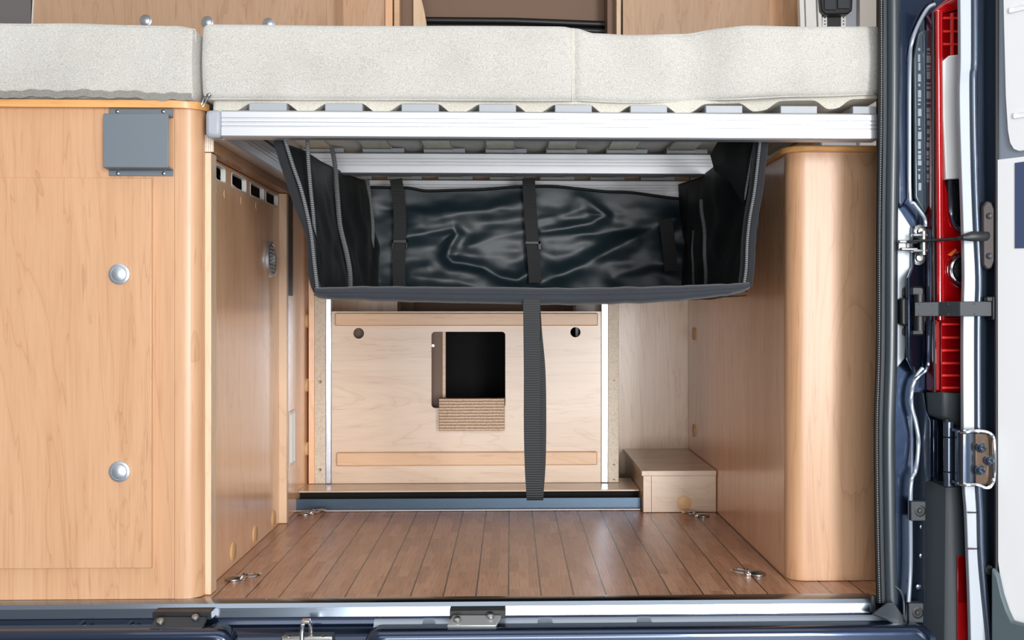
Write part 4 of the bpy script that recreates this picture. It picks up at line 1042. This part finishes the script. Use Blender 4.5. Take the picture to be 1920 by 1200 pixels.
hh = [3, 3, 3.2, 6, 10, 9, 8]
rings = []
for (x, y, Y), h in zip(pa, hh):
    rings.append([W(x, y+h*math.sin(t), Y-.004*math.cos(t)) for t in [2*PI*i/10 for i in range(10)]])
obj('arm', loft(bmesh.new(), rings), BLACKP, ck)
obj('mounting', pprism(bmesh.new(), [(1842, 388), (1850, 376), (1860, 378), (1866, 392), (1866, 490), (1860, 504), (1850, 506), (1843, 496)], -.152, .02), plain('brown_black_bracket', (62, 56, 56), .35, .4), ck, bev=.003)
for py in (405, 480):
    obj('hole', lathe(bmesh.new(), W(1855, py, -.153), (0, -1, 0), [(.0055, 0), (.0055, .001), (.004, .0003), (.0001, .0003)], 16), BLACKP, ck)
# limiting band
bd = thing('limiting_band', 'flat black plastic limiting band bridging the red lamp to the door', 'strap', W(1710, 625, -.06))
bm = bmesh.new()
prf = [(1690, 560), (1690, 608), (1698, 612), (1735, 612), (1738, 600), (1738, 566), (1730, 558), (1698, 558)]
pprism(bm, prf, -.075, .03)
obj('body', bm, BLACKP, bd, bev=.003)
for py0, py1 in ((536, 558), (612, 630)):
    obj('lug', pprism(bmesh.new(), [(1696, py0+4), (1703, py0), (1728, py0), (1734, py0+4), (1734, py1), (1696, py1)], -.07, .02), BLACKP, bd, bev=.004)
    obj('rivet', lathe(bmesh.new(), W(1704, (py0+py1)/2-2, -.07), (0, -1, 0), [(.004, 0), (.003, .002), (.0001, .0025)], 12), CHROME, bd)
obj('pivot', cyl(bmesh.new(), W(1723, 552, -.083), W(1723, 620, -.083), .010, 18), BLACKP, bd)
bm = loft(bmesh.new(), [[W(x, y0, Y), W(x, y1, Y), W(x, y1, Y+.004), W(x, y0, Y+.004)] for x, y0, y1, Y in ((1715, 567, 593, -.094), (1760, 566, 593, -.105), (1800, 565.5, 593, -.148), (1862, 565, 593, -.156))])
obj('band', bm, DKPL, bd, bev=.001)
bm = bmesh.new()
for x, Y in ((1724, -.0965), (1748, -.1022), (1778, -.125), (1828, -.152)):
    for y in (570, 589): pbx(bm, x-1, y-1, x+1, y+1, Y-.0008, .002)
obj('pin_holes', bm, BLACKP, bd)
bm = pbx(bmesh.new(), 1850, 556, 1866, 566, -.158, .02); pbx(bm, 1861, 556, 1866, 600, -.160, .02)
obj('end_stop', bm, BLACKP, bd, bev=.002)
# hinge
hg = obj('hinge_mount', pbx(bmesh.new(), 1788, 815, 1800, 905, -.10, .03), PAINT, dr)
for k, (ya, yb_) in enumerate(((790, 819), (820, 884), (885, 912))):
    obj('knuckle', cyl(bmesh.new(), W(1778, ya, -.105), W(1778, yb_, -.105), .0085, 20), PAINTL, hg, bev=.0012)
obj('pin_cap', lathe(bmesh.new(), W(1776, 790, -.105), (0, 0, 1), [(.008, -.001), (.006, .004), (.003, .006), (.0001, .006)], 16), BLACKP, hg)
rows = []
for y in (806, 812, 905, 911):
    rows.append([W(x, y, Y) for x, y, Y in ((1787, y, -.11), (1797, y, -.146), (1806, y, -.158), (1818, y, -.160), (1827, y, -.154), (1832, y, -.14), (1832, y, -.13), (1787, y, -.10))])
obj('leaf', loft(bmesh.new(), rows), PAINTL, hg, ang=50)
pts = smooth([W(x, y, Y) for x, y, Y in ((1788, 806, -.12), (1806, 811, -.158), (1830, 808, -.162), (1850, 810, -.165), (1861, 818, -.166), (1864, 835, -.166), (1864, 890, -.166), (1860, 908, -.166), (1850, 915, -.165), (1832, 909, -.162), (1806, 909, -.158), (1788, 903, -.12))], 5)
obj('rim', tube(bmesh.new(), pts, .003, 8), CHROME, hg)
obj('door_leaf', pbx(bmesh.new(), 1828, 812, 1862, 910, -.156, .01), plain('bronze_reflection_steel', (110, 92, 80), .25, .9), hg, bev=.002)
for px, py in ((1838, 839), (1836, 881), (1853, 863)):
    obj('bolt', lathe(bmesh.new(), W(px, py, -.157), (0, -1, 0), [(.009, 0), (.009, .003), (.0065, .005), (.0065, .010), (.004, .012), (.0001, .009)], 18), PAINTL, hg)

# ================================================================== light and camera
def area(name, loc, tgt, sx, sy, power, col=(1, 1, 1)):
    l = bpy.data.lights.new(name, 'AREA'); l.shape = 'RECTANGLE'; l.size = sx; l.size_y = sy; l.energy = power; l.color = col
    o = bpy.data.objects.new(name, l); COL.objects.link(o); o.location = loc
    o.rotation_euler = (Vector(tgt)-Vector(loc)).to_track_quat('-Z', 'Y').to_euler(); return o
area('studio_lamp_front', (-.1, -5.2, 2.1), (0, .4, .6), 3.6, 1.3, 42)
area('studio_lamp_low', (.1, -5.0, .12), (.05, .4, .55), 2.0, 1.2, 84)
area('studio_lamp_right', (1.6, -5.0, .9), (.0, .2, .6), .9, 2.3, 195)
area('added_fill_side', (4.2, -4.2, .8), (-.5, .3, .5), 1.6, 2.0, 40)  # unseen lamp added to brighten the left side panel
area('added_fill_overhead', (0, -1.5, 3.3), (0, -.1, .4), 3.5, 1.8, 20)  # unseen lamp placed so the ledge and body rolls catch highlights
area('added_fill_interior', (-.1, 1.2, 1.98), (-.1, 1.2, 0), 1.0, .5, 1.2, (1, .95, .9))  # unseen lamp added to lift the interior above the mattress
wd_ = bpy.data.worlds.new('hall'); SC.world = wd_; wd_.use_nodes = True
nt = wd_.node_tree; bg = nt.nodes['Background']
tc = N(nt, 'ShaderNodeTexCoord'); sep = N(nt, 'ShaderNodeSeparateXYZ'); L(nt, tc.outputs['Generated'], sep.inputs[0])
mr = N(nt, 'ShaderNodeMapRange'); mr.inputs['From Min'].default_value = -.5; mr.inputs['From Max'].default_value = .9; L(nt, sep.outputs['Z'], mr.inputs['Value'])
rp = ramp(nt, [(0, (.16, .19, .22, 1)), (.33, (.22, .25, .29, 1)), (.5, (.55, .58, .62, 1)), (1, (.95, .97, 1, 1))]); L(nt, mr.outputs['Result'], rp.inputs[0])
L(nt, rp.outputs['Color'], bg.inputs['Color']); bg.inputs['Strength'].default_value = .5

cd = bpy.data.cameras.new('camera'); cam = bpy.data.objects.new('camera', cd); COL.objects.link(cam)
cam.location = (0, CAMY, CZ); cam.rotation_euler = (PI/2, 0, -TH)
cd.sensor_width = 36; cd.lens = 36*F/1920; cd.shift_x = (960-CX)/1920; cd.shift_y = (CY-600)/1920
cd.clip_start = .05
SC.camera = cam
vs = SC.view_settings
SC.display_settings.display_device = 'sRGB'
vs.view_transform = 'Standard'; vs.look = 'None'; vs.exposure = -0.06; vs.gamma = 1; vs.use_curve_mapping = False
